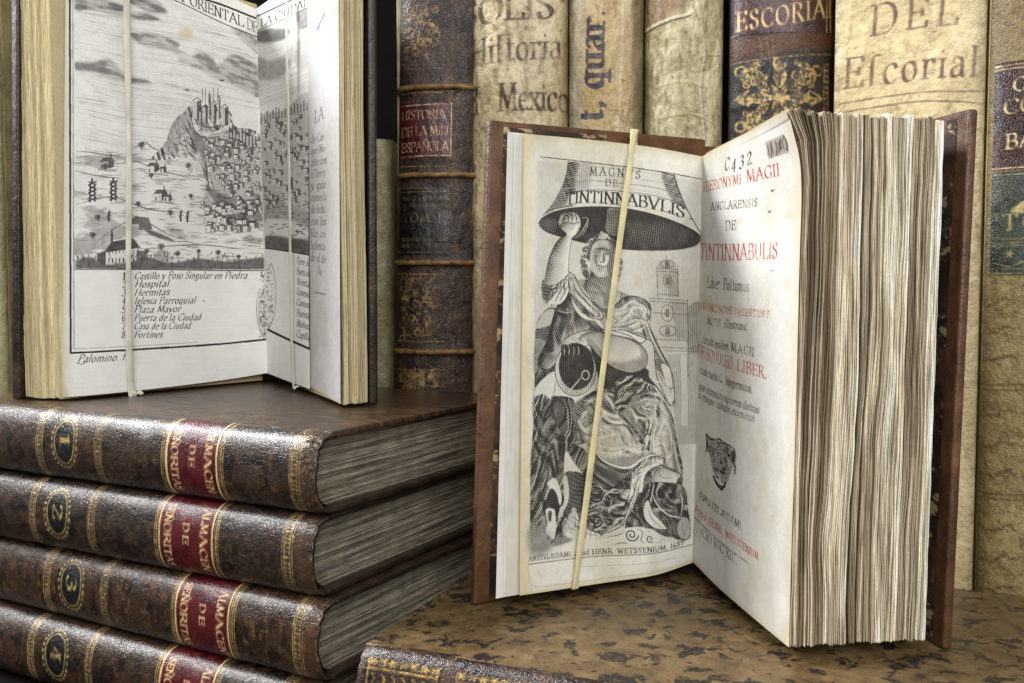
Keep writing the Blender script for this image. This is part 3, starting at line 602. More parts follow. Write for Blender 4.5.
    L(3, [(742, 50), (765, 110), (820, 170), (870, 190), (900, 200)], 11, .1); L(3, [(890, 60), (900, 120), (892, 190)], 9, .12); L(3, [(760, 60), (800, 130), (870, 160)], 6, .45); L(3, [(800, 40), (840, 100), (880, 120)], 6, .4)
    F(3, [(880, 215), (912, 195), (935, 215), (938, 290), (915, 325), (890, 310), (870, 260)], .34, ang=70, blur=5); L(3, [(905, 215), (900, 262), (915, 300)], 6, .6); L(3, [(890, 300), (905, 312), (930, 314)], 6, .8); L(3, [(915, 205), (920, 260), (905, 300)], 5, .5)
    # scroll of cloth on the ground, and the ground itself
    F(3, [(90, 440), (200, 360), (330, 318), (500, 300), (700, 310), (880, 340), (880, 350), (500, 385), (100, 435)], .06, blur=3)
    F(3, [(80, 240), (160, 250), (230, 330), (180, 390), (100, 400), (70, 330)], .45, blur=26, ang=45); F(3, [(250, 300), (300, 295), (330, 315), (220, 350)], .5, blur=8)
    F(3, [(510, 300), (590, 265), (610, 240), (690, 232), (720, 262), (745, 250), (780, 290), (740, 318), (640, 312), (560, 330), (515, 350)], .08, ang=10)
    a = np.linspace(0, 4.6 * math.pi / 1.4, 40); cv.line(hh(3, np.c_[632 + (36 - a * 3) * np.cos(a), 275 + (34 - a * 2.8) * np.sin(a)]), 6, t=.8)
    a = np.linspace(1, 8, 30); cv.line(hh(3, np.c_[728 + (26 - a * 3) * np.cos(a), 292 + (22 - a * 2.4) * np.sin(a)]), 5, t=.8)
    L(3, [(510, 290), (512, 350)], 5, .7); L(3, [(540, 330), (580, 318), (612, 322)], 7, .6); L(3, [(660, 240), (690, 260), (680, 300), (700, 316)], 6, .7); L(3, [(512, 290), (560, 280), (596, 262)], 6, .7)
    n = fbm(cv.h, cv.w, 60, 30, 3)
    cv.tone *= .84 + .3 * n
    cv.tone = np.minimum(cv.tone * .92, .70 + .10 * vnoise(cv.h, cv.w, 90, 45))
    cv.hatch(3.7, .58, gain=.98)
    # rules and imprint
    K = dict(c=INK)
    cv.line(hh(0, [(148, 45), (560, 105), (1008, 163)]), 5, a=.75, **K)
    cv.text('AMSTELÆDAMI', hh(3, [(80, 432), (200, 412), (318, 395)]), (-1, -24), nib=1.7, track=2.2, a=.85, **K)
    cv.text('apud', hh(3, [(338, 392), (412, 383)]), (-1, -26), nib=1.7, slant=.2, a=.85, **K)
    cv.text('HENR. WETSTENIUM. 1689', hh(3, [(430, 382), (640, 368), (830, 352), (905, 338)]), (-1, -26), nib=1.8, track=1.6, a=.88, **K)
    cv.line(hh(3, [(75, 448), (400, 398), (700, 372), (950, 345)]), 4, a=.65, **K)
    cv.line(hh(3, [(75, 470), (90, 540), (140, 560), (400, 520), (950, 430)]), 4, c=(.62, .58, .48), a=.5); cv.line(hh(3, [(330, 450), (600, 430), (860, 400)]), 4, c=(.66, .62, .54), a=.5)
    return cv

def art_title():
    cv = Canvas(260, 720, ((704, 156), (796, 105), (799, 656), (694, 562)), ss=3)
    paper(cv, (.835, .825, .80), (.785, .77, .72), .16)
    edge_stain(cv, .10, (.80, .72, .56), .5, 'r'); edge_stain(cv, .05, (.76, .68, .52), .5, 'tb')
    b4 = cv.rgb.copy()
    def T(s, x0, y0, x1, y1, h, c=INK, nib=1.75, **k):
        cv.text(s, [(x0, y0), ((x0 + x1) / 2, (y0 + y1) / 2), (x1, y1)], (.2, -h), nib=nib, c=c, a=k.pop('a', .88), **k)
    T('HIERONYMI', 705.5, 187, 744, 174, 8.5, RED, track=1.6); T('MAGII', 749, 172, 777.5, 163, 10.5, RED, track=1.6)
    T('ANGLARENSIS', 714, 202, 758, 192, 7, track=2.2)
    T('DE', 729, 217.5, 738.5, 215.3, 8.5, track=2.2)
    T('TINTINNABULIS', 702, 248.5, 776, 237.5, 14.5, RED, nib=1.5, track=1.1)
    T('Liber', 710, 273, 723, 272.3, 10.5, nib=1.6); T('Po~tumus.', 727, 272.2, 752, 271, 10.5, nib=1.6)
    T('FRANCISCUS SWEERTIUS F.', 702.5, 295, 771.5, 294.6, 7, RED, track=1.8)
    T('NOTIS', 710, 307.8, 724, 307.9, 7, track=2); T('illustravit.', 727, 308, 750, 308.5, 8, slant=.25)
    T('Accedit eju~dem', 704.5, 327, 731, 330, 8.5, slant=.2); T('MAGII', 734, 330.6, 755.5, 333.4, 8.5, track=2.6)
    T('DE EQUULEO', 700, 341, 735, 347.5, 11.5, RED, nib=1.5); T('LIBER,', 739.5, 348.5, 768, 354.4, 11.5, RED, nib=1.5, track=1.6)
    T('cum notis G. Jungermanni,', 702, 357.5, 754, 370, 8.5)
    T('que numinata variorum illu~trant', 701, 374, 761, 390.6, 8, slant=.25); T('itemque tabulis exornatum.', 701, 383, 757, 400, 8, slant=.25)
    T('AMSTELÆDAMI,', 701, 488, 744.5, 517, 8, track=1.6)
    T('Apud HENR. WETSTENIUM', 696.5, 504, 761.5, 550, 8.5, RED, track=1.4)
    cv.line([(696, 511), (722, 532), (752, 554.7)], .9, c=INK, a=.75, smooth=False)
    T('CIO IOC XIC.', 704, 530, 739, 556, 9.5, track=1.6)
    # printer's ornament: a basket of scrolling flowers
    bas = [(710, 424), (722, 423), (738, 434), (736.5, 446), (732, 458), (728, 468), (718, 461), (713.5, 446)]
    cv.fill(bas, c=INK, a=.38)
    r = random.Random(8); k = cv.region(bas)
    for _ in range(120):
        x, y = r.uniform(708, 740), r.uniform(418, 470); a0 = r.uniform(0, 6.28); R = r.uniform(.8, 2.0)
        a = np.linspace(a0, a0 + 4.2, 10); cv.line(np.c_[x + R * .75 * np.cos(a), y + R * np.sin(a)], .7, c=INK, a=.95, clip=k)
    for _ in range(60):
        x, y = r.uniform(708, 740), r.uniform(418, 470); cv.circle((x, y), r.uniform(.3, .7), c=(.82, .80, .76), a=.9, clip=k)
    for q in ([(709, 418.5), (713, 422), (718, 422), (722, 421), (727, 424), (733, 427)], [(709, 420), (709.6, 428), (709, 437)], [(716, 461), (720, 470), (725, 475)], [(728, 466), (726, 472), (723, 474)], [(718, 466), (724, 471), (728, 470)], [(735, 440), (737.4, 448), (737, 456)]):
        cv.line(q, 2.0, c=INK, a=.9)
    cv.ring((734, 434), 3.4, 6.2, 1.3, c=INK, a=.9); cv.ring((734, 434), 1.4, 2.8, .9, c=INK, a=.9)
    worn_ink(cv, b4, .55, 70)
    # pen number, stamp, small blots
    T('C', 729, 165, 733, 162.5, 10, (.22, .16, .13), serif=False, wob=.4, slant=.25, nib=2); T('4 3 2', 735, 165.5, 754.5, 155, 10.5, (.22, .16, .13), nib=1.9, serif=False, wob=.6, slant=.2)
    T('.', 754.5, 155.5, 756, 155, 8, (.22, .16, .13))
    cv.fill([(769, 135), (786, 127), (788, 142), (770, 149.5)], c=(.42, .35, .30), a=.45, smooth=False, blur=.4)
    for x in np.linspace(770, 787, 8):
        cv.line([(x, 147.5 - (x - 770) * .42 + r.uniform(-2.5, 1)), (x + r.uniform(-1, 1.4), 141 - (x - 770) * .45), (x + r.uniform(-1, 1.2), 136 - (x - 770) * .45 + r.uniform(-2, 3))], r.uniform(.8, 2), c=(.27, .22, .19), a=r.uniform(.5, .9), blur=.25)
    for x, y, s in ((771, 177, 1.3), (768.5, 196, 1.2), (771, 250, .6)):
        cv.circle((x, y), s, s * .8, c=(.25, .2, .17), a=.7); cv.line([(x, y), (x + 2.4, y - 1.4)], .7, c=(.3, .25, .2), a=.6)
    return cv

def little_house(cv, x, y, s, r, t0=.06, t1=.78):
    w, h = s * r.uniform(.7, 1.1), s * r.uniform(.7, 1.2)
    cv.fill([(x, y), (x + w, y), (x + w, y - h), (x, y - h)], t0, smooth=False)
    cv.fill([(x + w, y), (x + w * 1.7, y - h * .1), (x + w * 1.7, y - h), (x + w, y - h)], t1, smooth=False)
    cv.fill([(x - .4, y - h), (x + w * .5, y - h * 1.55), (x + w * 1.8, y - h * 1.35), (x + w * 1.75, y - h), (x + w, y - h)], .55, smooth=False)
    cv.line([(x, y), (x, y - h)], .7, t=.8, smooth=False); cv.line([(x, y), (x + w, y)], .6, t=.8, smooth=False)
    if s > 3.4:
        cv.line([(x + w * .35, y - h * .3), (x + w * .35, y - h * .6)], .8, t=.85, smooth=False); cv.line([(x + w * .7, y - h * .3), (x + w * .7, y - h * .6)], .7, t=.85, smooth=False)

def map_paper(cv):
    paper(cv, (.93, .925, .90), (.89, .88, .845), .05, .03)
    h, w = cv.h, cv.w
    cv.rgb *= (1 - .022 * (np.sin(np.arange(h) * 2 * math.pi / 9.) > .3))[:, None, None]
    cv.rgb *= (1 - .018 * vnoise(h, w, 6, w // 3))[..., None]

def art_map_left():
    cv = Canvas(460, 860, ((66, -60), (256, 9), (267, 373), (62, 398)))
    map_paper(cv)
    r = random.Random(21)
    K = lambda pts, w=.8, t=.6, **q: cv.line(pts, w, t=t, **q)
    F = lambda pts, t, **q: cv.fill(pts, t, **q)
    F([(74, -40), (262, 30), (265, 262), (76, 258)], .05, smooth=False)
    cl = cv.region([(74, -50), (150, -20), (190, 11), (257, 35), (265, 262), (76, 258)], False)
    # ruled sky with cloud banks
    for y in np.arange(-44, 140, 2.1):
        a = r.uniform(.10, .34)
        x1 = 265 if y < 70 else 200
        K([(74 + r.uniform(0, 20), y), (130, y + 12 + r.uniform(-.4, .4)), (190, y + 22), (x1 - r.uniform(0, 25), y + 33)], .8, a, clip=cl)
    for c, t in (([(120, -6), (150, 0), (164, 14), (150, 14), (128, 4)], .5), ([(74, -14), (100, -4), (126, 8), (118, 14), (92, 6), (74, 4)], .5), ([(126, 12), (146, 14), (158, 21), (138, 20)], .5),
                 ([(128, 30), (148, 32), (166, 38), (178, 44), (170, 49), (150, 44), (136, 40)], .46), ([(74, 53), (92, 55), (104, 52), (114, 58), (122, 66), (138, 72), (150, 78), (130, 77), (108, 72), (90, 64), (74, 60)], .46),
                 ([(176, 58), (190, 55), (200, 51), (212, 55), (218, 62), (228, 54), (240, 52), (256, 62), (262, 74), (262, 92), (246, 86), (224, 78), (200, 68)], .44), ([(150, 76), (180, 83), (200, 88), (180, 86)], .4), ([(224, 20), (250, 32), (262, 44), (262, 54), (248, 44)], .4), ([(160, 40), (188, 54), (200, 62), (180, 58)], .3)):
        F(c, t, blur=1.6, ang=76, clip=cl)
    sk = cv.region([(74, -50), (262, 20), (262, 120), (228, 104), (190, 98), (160, 138), (74, 138)], False); cv.tone *= 1 - sk * (1 - (.62 + .5 * sstep(fbm(cv.h, cv.w, 120, 14, 4), .32, .66)))
    # ground lines
    for _ in range(340):
        x = r.uniform(74, 262); y = 140 + 116 * r.random() ** .9; l = r.uniform(4, 20); s = r.uniform(-.05, .16)
        K([(x, y), (x + l * .5, y + r.uniform(-.6, .9)), (x + l, y + l * s)], r.uniform(.5, .9), r.uniform(.28, .6), taper=True, clip=cl)
    for q in ([(76, 139), (90, 141), (110, 145), (122, 144)], [(130, 141), (142, 134), (152, 140), (165, 146)], [(75, 158), (95, 164), (120, 168)], [(130, 150), (160, 162), (190, 170)], [(76, 192), (110, 186), (150, 200), (190, 204)], [(90, 235), (120, 214), (140, 210), (170, 226), (190, 230)], [(76, 212), (100, 208)], [(150, 238), (200, 236), (240, 240)]):
        K(q, 1.0, .65, taper=True)
    # castle hill
    hill = [(150, 150), (163, 137), (172, 116), (184, 106), (192, 100), (228, 104), (236, 120), (262, 132), (266, 215), (240, 206), (216, 192), (206, 172), (200, 155), (180, 150), (165, 152)]
    F(hill, .16, ang=30); hc = cv.region(hill); cv.shade(hc, .24, infl=((9, .5),), fold=((62, 26, 7, .8), (30, 14, 4, .5)), k=.8, seed=5)
    F([(163, 137), (172, 116), (188, 106), (186, 122), (176, 136), (170, 146)], .36, blur=3, clip=hc); F([(188, 122), (205, 128), (216, 150), (222, 180), (212, 180), (202, 152)], .45, blur=2, clip=hc)
    for _ in range(50):
        x, y = r.uniform(160, 200), r.uniform(108, 150); K([(x, y), (x + 2, y + 3), (x + 3, y + 8)], .6, .6, clip=hc)
    K([(192, 112), (198, 124), (212, 128), (226, 122), (232, 118)], 4, .12); K([(190, 110), (196, 127), (212, 132), (228, 126), (235, 122)], .8, .85); K([(191, 104), (197, 117), (212, 121), (228, 116)], .8, .75)
    for x, w, y0, y1 in ((192, 9, 96, 113), (203, 5, 102, 117), (208, 3, 92, 113), (212, 5, 99, 117), (218, 3, 94, 113), (222, 7, 102, 119), (199, 3, 106, 118)):
        F([(x, y0), (x + w, y0), (x + w, y1), (x, y1)], .25, smooth=False); F([(x + w * .5, y0), (x + w, y0), (x + w, y1), (x + w * .5, y1)], .66, smooth=False); K([(x, y0), (x + w * .5, y0 - 3), (x + w, y0)], .8, .8, smooth=False)
    for x in (205, 209, 213.5, 218, 202):
        K([(x, 98), (x + .3, 82 + r.uniform(0, 5))], .7, .6, smooth=False)
    # the town
    town = [(206, 134), (222, 126), (240, 128), (266, 140), (267, 220), (246, 210), (226, 196), (214, 176)]
    tc = cv.region(town); F(town, .30, clip=tc)
    pts = sorted([(r.uniform(206, 264), r.uniform(132, 216)) for _ in range(330)], key=lambda p: p[1])
    from math import sin
    for x, y in []:
        if 206 + max(0, y - 140) * .35 < x and y < 150 + (x - 200) * 1.1:
            little_house(cv, x, y, r.uniform(2.0, 4.2), r, r.uniform(.03, .3), .9)
    for x in np.arange(230, 266, 3.2):
        y = 124 + (x - 230) * .32; K([(x, y + 8), (x, y - r.uniform(2, 8))], 1.1, .75, smooth=False)
    K([(206, 150), (212, 178), (222, 190), (240, 196), (266, 206)], 2.2, .06); K([(206, 152), (211, 180), (222, 193), (240, 199), (266, 209)], .9, .8)
    F([(206, 176), (224, 186), (244, 190), (262, 198), (264, 212), (240, 206), (218, 196)], .5, blur=1, ang=20)
    # church below
    F([(105, 241), (136, 236), (136, 252), (105, 254)], .08, smooth=False); F([(103, 242), (110, 231), (132, 228), (140, 238)], .72, smooth=False); F([(96, 243), (105, 240), (105, 255), (96, 256)], .7, smooth=False); F([(136, 240), (146, 242), (146, 252), (136, 252)], .6, smooth=False)
    for x in np.arange(108, 136, 3.6):
        K([(x, 248), (x, 252.5)], 1.2, .85, smooth=False); K([(x, 240.5), (x, 243)], .8, .7, smooth=False)
    K([(111, 231), (111, 222)], 2.0, .8, smooth=False); K([(111, 222), (111, 218)], .8, .8, smooth=False)
    F([(126, 212), (134, 206), (148, 208), (152, 220), (134, 220)], .6, smooth=False); F([(128, 214), (138, 214), (138, 221), (128, 221)], .2, smooth=False); F([(140, 218), (160, 224), (176, 233), (156, 228)], .6, blur=1)
    # farms, trees and figures
    for x, y, s in ((99, 157, 8), (146, 163, 7), (153, 191, 8), (163, 192, 5), (158, 164, 4.5)):
        F([(x, y), (x + s, y + .8), (x + s, y - s * .8), (x, y - s * .8)], .08, smooth=False); F([(x + s, y + .8), (x + s * 1.7, y - 1), (x + s * 1.7, y - s * .8), (x + s, y - s * .8)], .7, smooth=False)
        F([(x - 1, y - s * .75), (x + s * .4, y - s * 1.3), (x + s * 1.5, y - s * 1.25), (x + s * 1.8, y - s * .75), (x + s, y - s * .8)], .65, smooth=False)
        K([(x + s * 1.3, y - s * 1.2), (x + s * 1.3, y - s * 1.7)], 1, .85, smooth=False); K([(x + 2, y), (x + 2, y - 3)], 1.2, .85, smooth=False); K([(x - 2, y + 1), (x + s * 2, y + 3)], 1.6, .4)
    for x, y in ((91.5, 189), (112, 189)):
        for k in range(5):
            K([(x - 3.4 + k % 2, y - 4 * k), (x + 4 - k % 2, y - 4 * k - 3)], 1.6, .85, smooth=False); K([(x - 3.4, y - 4 * k - 3), (x + 3.6, y - 4 * k)], 1.2, .8, smooth=False)
        K([(x - 2, y + 1), (x - 1.6, y - 18)], 1.2, .8, smooth=False); K([(x + 2.4, y + 1), (x + 2, y - 17)], 1.2, .8, smooth=False); K([(x, y - 18), (x, y - 22)], 2, .8, smooth=False)
    def tree(x, y, s=2.4):
        for a in range(5):
            cv.ring((x + s * .6 * math.cos(a * 1.3), y - s + s * .5 * math.sin(a * 1.3)), s * .5, s * .45, .7, t=.75)
        K([(x, y - s * .4), (x + .2, y + 2)], .9, .8, smooth=False); K([(x, y + 2), (x + s * 2, y + 2.3)], .9, .4, smooth=False)
    for x, y in ((104, 158), (150, 168), (188, 160), (92, 226), (97, 208), (170, 206), (161, 240), (178, 247), (200, 244), (146, 244), (137, 196), (191, 189), (140, 139), (220, 246), (240, 250)):
        tree(x, y, r.uniform(1.8, 3))
    for x, y in ((108, 208), (181, 210), (188, 211)):
        K([(x, y + 2), (x - .4, y - 4), (x + .6, y - 8)], 2, .8); K([(x - 2.4, y - 2), (x + 2.4, y - 4)], .8, .7, smooth=False)
    for x, y in ((186, 86), (222, 77)):
        K([(x - 2, y - 1), (x, y), (x + 2, y - .8)], 1.2, .8)
    # foreground bank
    F([(76, 258), (76, 250), (90, 246), (104, 254), (130, 252), (150, 248), (170, 254), (200, 250), (230, 253), (265, 250), (265, 263), (170, 261)], .62, blur=1.2, ang=40, clip=cl)
    for _ in range(120):
        x = r.uniform(76, 264); y = r.uniform(246, 260); K([(x, y), (x + r.uniform(-1, 2), y - r.uniform(2, 5))], .8, .7, clip=cl)
    gr = cv.region([(74, 142), (165, 150), (205, 150), (240, 215), (266, 225), (266, 258), (74, 258)], False); cv.tone = np.maximum(cv.tone, gr * .34 * sstep(fbm(cv.h, cv.w, 46, 7, 4), .50, .66))
    cv.tone *= .85 + .35 * fbm(cv.h, cv.w, 80, 50, 3)
    cv.hatch(1.5, .5, gain=.84)
    # the town: rows of small houses with lit fronts, dark gables and doors
    def ink_house(x, y, s):
        w, h = s * r.uniform(.7, 1.15), s * r.uniform(.75, 1.3); d = s * r.uniform(.5, .9); D = (.30, .29, .285); P = (.90, .89, .86)
        cv.fill([(x, y), (x + w, y + .2), (x + w, y - h), (x, y - h)], c=P, smooth=False, a=.9); cv.fill([(x + w, y + .2), (x + w + d, y - .4), (x + w + d, y - h), (x + w, y - h)], c=D, smooth=False, a=.6)
        cv.fill([(x - .4, y - h), (x + w * .45, y - h - s * .5), (x + w * .45 + d, y - h - s * .45), (x + w + d + .3, y - h), (x + w, y - h)], c=D, smooth=False, a=r.uniform(.35, .75))
        cv.line([(x, y), (x, y - h), (x + w * .45, y - h - s * .5)], .45, c=D, smooth=False, a=.8); cv.line([(x, y), (x + w, y + .2)], .4, c=D, smooth=False, a=.8)
        for q in range(r.randint(1, 2)):
            xx = x + w * r.uniform(.2, .8); cv.line([(xx, y - h * .3), (xx, y - h * .62)], .6, c=D, smooth=False, a=.85)
    low = lambda x: 168 + (x - 200) * .75
    hs = []
    while len(hs) < 210:
        x, y = r.uniform(200, 262), r.uniform(134, 226)
        if y > 124 + abs(x - 216) * .32 and (y < low(x) or (y > 196 and x < 262)) and x > 202 + max(0, y - 140) * .22 - (14 if y > 196 else 0):
            hs.append((y, x))
    for y, x in sorted(hs):
        ink_house(x, y, r.uniform(2.2, 4.4) if y < 195 else r.uniform(2.8, 5.2))
    for _ in range(150):                                              # scrub and rock on the hill
        x, y = r.uniform(156, 240), r.uniform(108, 165)
        if y > 104 + abs(x - 205) * .9 and y < 150 + max(0, x - 190) * .3:
            cv.line([(x, y), (x + r.uniform(1, 3), y + r.uniform(-1.6, 1)), (x + r.uniform(3, 6), y + r.uniform(-.5, 2.4))], r.uniform(.4, .9), c=(.3, .29, .28), a=r.uniform(.35, .75))
    for x in (205, 209.5, 214, 218.5, 223):
        ink_house(x, 212 + (x - 205) * .15, 5)
    for _ in range(26):
        x = r.uniform(200, 262); y = low(x) + r.uniform(-2, 10); cv.line([(x, y), (x + r.uniform(3, 8), y + r.uniform(-.5, 1.4))], .7, c=(.25, .24, .23), a=.7)
    # blank band for the title, border, key
    z = dict(c=(.915, .91, .885))
    cv.fill([(66, -120), (190, -2), (257, 16), (258, 35), (222, 24), (186, 11.5), (140, -10), (66, -50)], smooth=False, **z)
    cv.fill([(62, 260), (170, 262.2), (268, 264), (268, 420), (60, 420)], smooth=False, **z)
    cv.fill([(55, -140), (69.5, -70), (71.8, 420), (55, 420)], smooth=False, **z)
    I = dict(c=(.13, .12, .12))
    cv.line([(69.8, -70), (70.3, 120), (70.9, 348)], 1.9, smooth=False, **I); cv.line([(72.8, -60), (73.3, 120), (74.2, 343.5)], .6, smooth=False, a=.7, **I)
    cv.line([(70.5, 348.2), (130, 344.5), (200, 340.4), (269, 336)], 1.9, **I); cv.line([(74.2, 343.5), (130, 340.6), (200, 336.6)], .5, a=.5, **I)
    cv.line([(74, 258.4), (170, 260.8), (267, 263.4)], .8, **I)
    cv.line([(140, -9), (190, 11), (222, 23.6), (258, 35)], .8, **I); cv.line([(150, -22), (190, -1.5), (222, 7.5), (257, 18)], 1.7, **I)
    cv.text('ORIENTAL', [(188, 8), (205, 14), (222, 19.6), (243.5, 26.4)], (-.4, -9), nib=1.5, track=.9, **I); cv.text('VISTA', [(140, -10), (160, -2.6), (181, 5.4)], (-.4, -9), nib=1.5, track=.9, **I)
    cv.text('DE', [(247, 27.4), (257.5, 31)], (-.3, -9.5), nib=1.4, track=.3, **I)
    keys = ['Castillo y Foso Singular en Piedra', 'Hospital', 'Hermitas', 'Iglesia Parroquial', 'Plaza Mayor', 'Puerta de la Ciudad', 'Casa de la Ciudad.', 'Fortines.']
    xs = [248, 169, 169.5, 197, 181.5, 203, 194, 165]; ys = [270.2, 278.6, 287.2, 296, 304.8, 313.6, 322.4, 331.4]
    for k in range(8):
        cv.text(str(k + 1), [(121.3, ys[k] + .3), (125, ys[k] + .2)], (.6, -7.2), nib=1.7, a=.92, **I)
        cv.text(keys[k], [(134, ys[k]), ((134 + xs[k]) / 2, ys[k] + .2), (xs[k], ys[k] + (.9 if k == 0 else -.3))], (.4, -7.2), slant=.28, nib=1.55, serif=False, wob=.12, a=.92, **I)
    cv.text('Palomino. f.', [(77.5, 358.6), (100, 357.4), (127, 355.4)], (.5, -8.6), slant=.35, nib=1.4, serif=False, a=.9, **I)
    cv.line([(77, 359), (82, 360.4), (86, 357)], .6, a=.8, **I); cv.circle((206, 293.5), 1.0, c=(.5, .47, .42), a=.7)
    # printed cartouche caught in the gutter
    cv.fill([(258.5, 300), (262, 282), (268, 274), (270, 330), (264, 334), (259.5, 322)], c=(.60, .585, .56), a=.5)
    for _ in range(150):
        x, y = r.uniform(260, 268), r.uniform(264, 334); cv.circle((x, y), r.uniform(.5, 1.3), c=r.choice([(.35, .33, .31), (.93, .92, .89)]), a=.6)
    cv.line([(260, 282), (257, 300), (259, 322), (264, 336)], .6, a=.5, **I)
    cv.circle((184.5, 34), 8, 5, c=(.80, .72, .52), a=.5, blur=2); edge_stain(cv, .05, (.76, .70, .55), .45, 'l'); cv.fill([(60, 352), (64, 380), (70, 398), (60, 400)], c=(.72, .64, .46), a=.4, blur=2)
    return cv

def art_map_right():
    cv = Canvas(120, 860, ((256, 9), (309, -30), (310, 389), (267, 373)))
    map_paper(cv)
    r = random.Random(5)
    K = lambda pts, w=.8, t=.6, **q: cv.line(pts, w, t=t, **q)
    F = lambda pts, t, **q: cv.fill(pts, t, **q)
    cl = cv.region([(256, 34), (310, 14), (310, 274), (266, 263)], False)
    for y in np.arange(30, 130, 2.2):
        K([(258, y + 2), (284, y - 4), (310, y - 12)], .8, r.uniform(.15, .4), clip=cl)
    for c, t in (([(258, 36), (276, 34), (290, 38), (286, 48), (272, 50), (258, 48)], .6), ([(296, 20), (310, 14), (310, 36), (300, 40)], .5), ([(258, 66), (272, 72), (286, 68), (292, 78), (280, 92), (258, 90)], .42), ([(290, 60), (310, 50), (310, 80), (298, 84)], .3)):
        F(c, t, blur=1.6, ang=100, clip=cl)
    F([(260, 136), (285, 128), (310, 118), (310, 240), (290, 226), (266, 218)], .30, clip=cl)
    pts = sorted([(r.uniform(262, 309), r.uniform(136, 238)) for _ in range(150)], key=lambda p: p[1])
    for x, y in pts[:0]:
        little_house(cv, x, y, r.uniform(2.4, 4.2), r, r.uniform(.04, .3), .8)
    for x in np.arange(262, 310, 3):
        y = 136 - (x - 262) * .2; K([(x, y + 4), (x, y - r.uniform(3, 10))], 1.1, .72, smooth=False)
    F([(268, 214), (290, 224), (310, 240), (310, 276), (268, 264)], .42, blur=2, clip=cl, ang=20); F([(268, 236), (300, 244), (308, 258), (268, 256)], .12, blur=2, clip=cl)
    for _ in range(110):
        x, y = r.uniform(266, 310), r.uniform(215, 268); K([(x, y), (x + r.uniform(1, 4), y + r.uniform(-1, 2))], .9, .7, clip=cl)
    F([(267, 252), (290, 256), (310, 262), (310, 275), (267, 264)], .7, blur=1.5, clip=cl)
    cv.tone *= .85 + .35 * fbm(cv.h, cv.w, 80, 14, 3)
    cv.hatch(1.5, .5, gain=.78)
    for y, x in sorted((r.uniform(138, 226), r.uniform(262, 308)) for _ in range(110)):
        s = r.uniform(2.0, 4.0); w, h, d = s * .8, s * r.uniform(.8, 1.4), s * .7; D = (.30, .29, .29)
        cv.fill([(x, y), (x + w, y), (x + w, y - h), (x, y - h)], c=(.88, .87, .84), smooth=False, a=.85); cv.fill([(x + w, y), (x + w + d, y), (x + w + d, y - h), (x + w, y - h)], c=D, smooth=False, a=.75)
        cv.fill([(x - .3, y - h), (x + w * .5, y - h - s * .5), (x + w + d, y - h - s * .3), (x + w + d, y - h)], c=D, smooth=False, a=r.uniform(.4, .8)); cv.line([(x + w * .5, y - h * .3), (x + w * .5, y - h * .6)], .6, c=D, smooth=False, a=.8)
    z = dict(c=(.915, .91, .885)); I = dict(c=(.13, .12, .12))
    cv.fill([(250, 20), (257, 18), (310, -4), (310, 14), (258, 35), (250, 38)], smooth=False, **z); cv.fill([(262, 263.6), (310, 274.5), (312, 400), (262, 400)], smooth=False, **z)
    cv.line([(256, 18.4), (280, 8), (310, -4)], 1.7, **I); cv.line([(257, 35), (280, 26.5), (310, 14.5)], .8, **I)
    cv.text('LA CIUDAD', [(261, 31.5), (284, 22.6), (309, 13)], (.3, -10), nib=1.5, track=.8, **I)
    cv.line([(266, 263.4), (288, 268.4), (310, 274.4)], .9, **I); cv.line([(268, 336.2), (288, 345.8), (310, 356.2)], 1.9, **I); cv.line([(308.6, -10), (309.4, 355)], 1.2, smooth=False, a=.7, **I)
    for k, s in enumerate(('Torre de', 'Huerta de', 'Venta', 'Convento', 'Camino', 'Fuente', 'Molino', 'Capilla')):
        cv.text(s, [(297.5, 281 + k * 9.2), (309, 284.6 + k * 9.2)], (.2, -6.4), slant=.25, nib=1.7, serif=False, a=.8, **I)
    for _ in range(110):
        x, y = r.uniform(267, 274), r.uniform(272, 334); cv.circle((x, y), r.uniform(.5, 1.3), c=r.choice([(.38, .36, .34), (.93, .92, .89)]), a=.55)
    cv.line([(274, 280), (277, 300), (276, 322), (270, 336)], .6, a=.5, **I)
    return cv

def art_map_text():
    cv = Canvas(150, 760, ((258, 8), (338, -75), (340, 404), (267, 374)))
    paper(cv, (.74, .73, .725), (.70, .69, .67), .05, .03)
    I = dict(c=(.30, .28, .27))
    rows = ['de Cas-', 'que Mo-', 'alto con', 'la Torre y', 'y que', 'como la', 'de dicha', 'con los', 'Rio, co-', 'Iglesia', 'de al de', 'la']
    cv.text('LA', [(308, 133), (318.5, 128.5)], (.2, -13), nib=1.4, a=.8, **I)
    for k, s in enumerate(rows):
        y = 150 + k * 12.2; x1 = 320 + (k % 3) * 1.0 - (6 if k == 11 else 0)
        sl = -.18 + k * .035
        cv.text(s, [(304 if k < 11 else 313, y - 16 * sl), (x1 + 1, y)], (.1, -8), nib=1.5, slant=.1, a=.85, **I)
    cv.line([(308, 300), (322, 302)], 1.0, smooth=False, a=.8, **I)
    cv.line([(311, 36), (313, 30), (317, 25), (320, 18)], 1.0, a=.9, **I); cv.line([(311, 34), (315, 33)], .8, a=.9, **I)
    edge_stain(cv, .07, (.72, .65, .48), .5, 'b')
    return cv

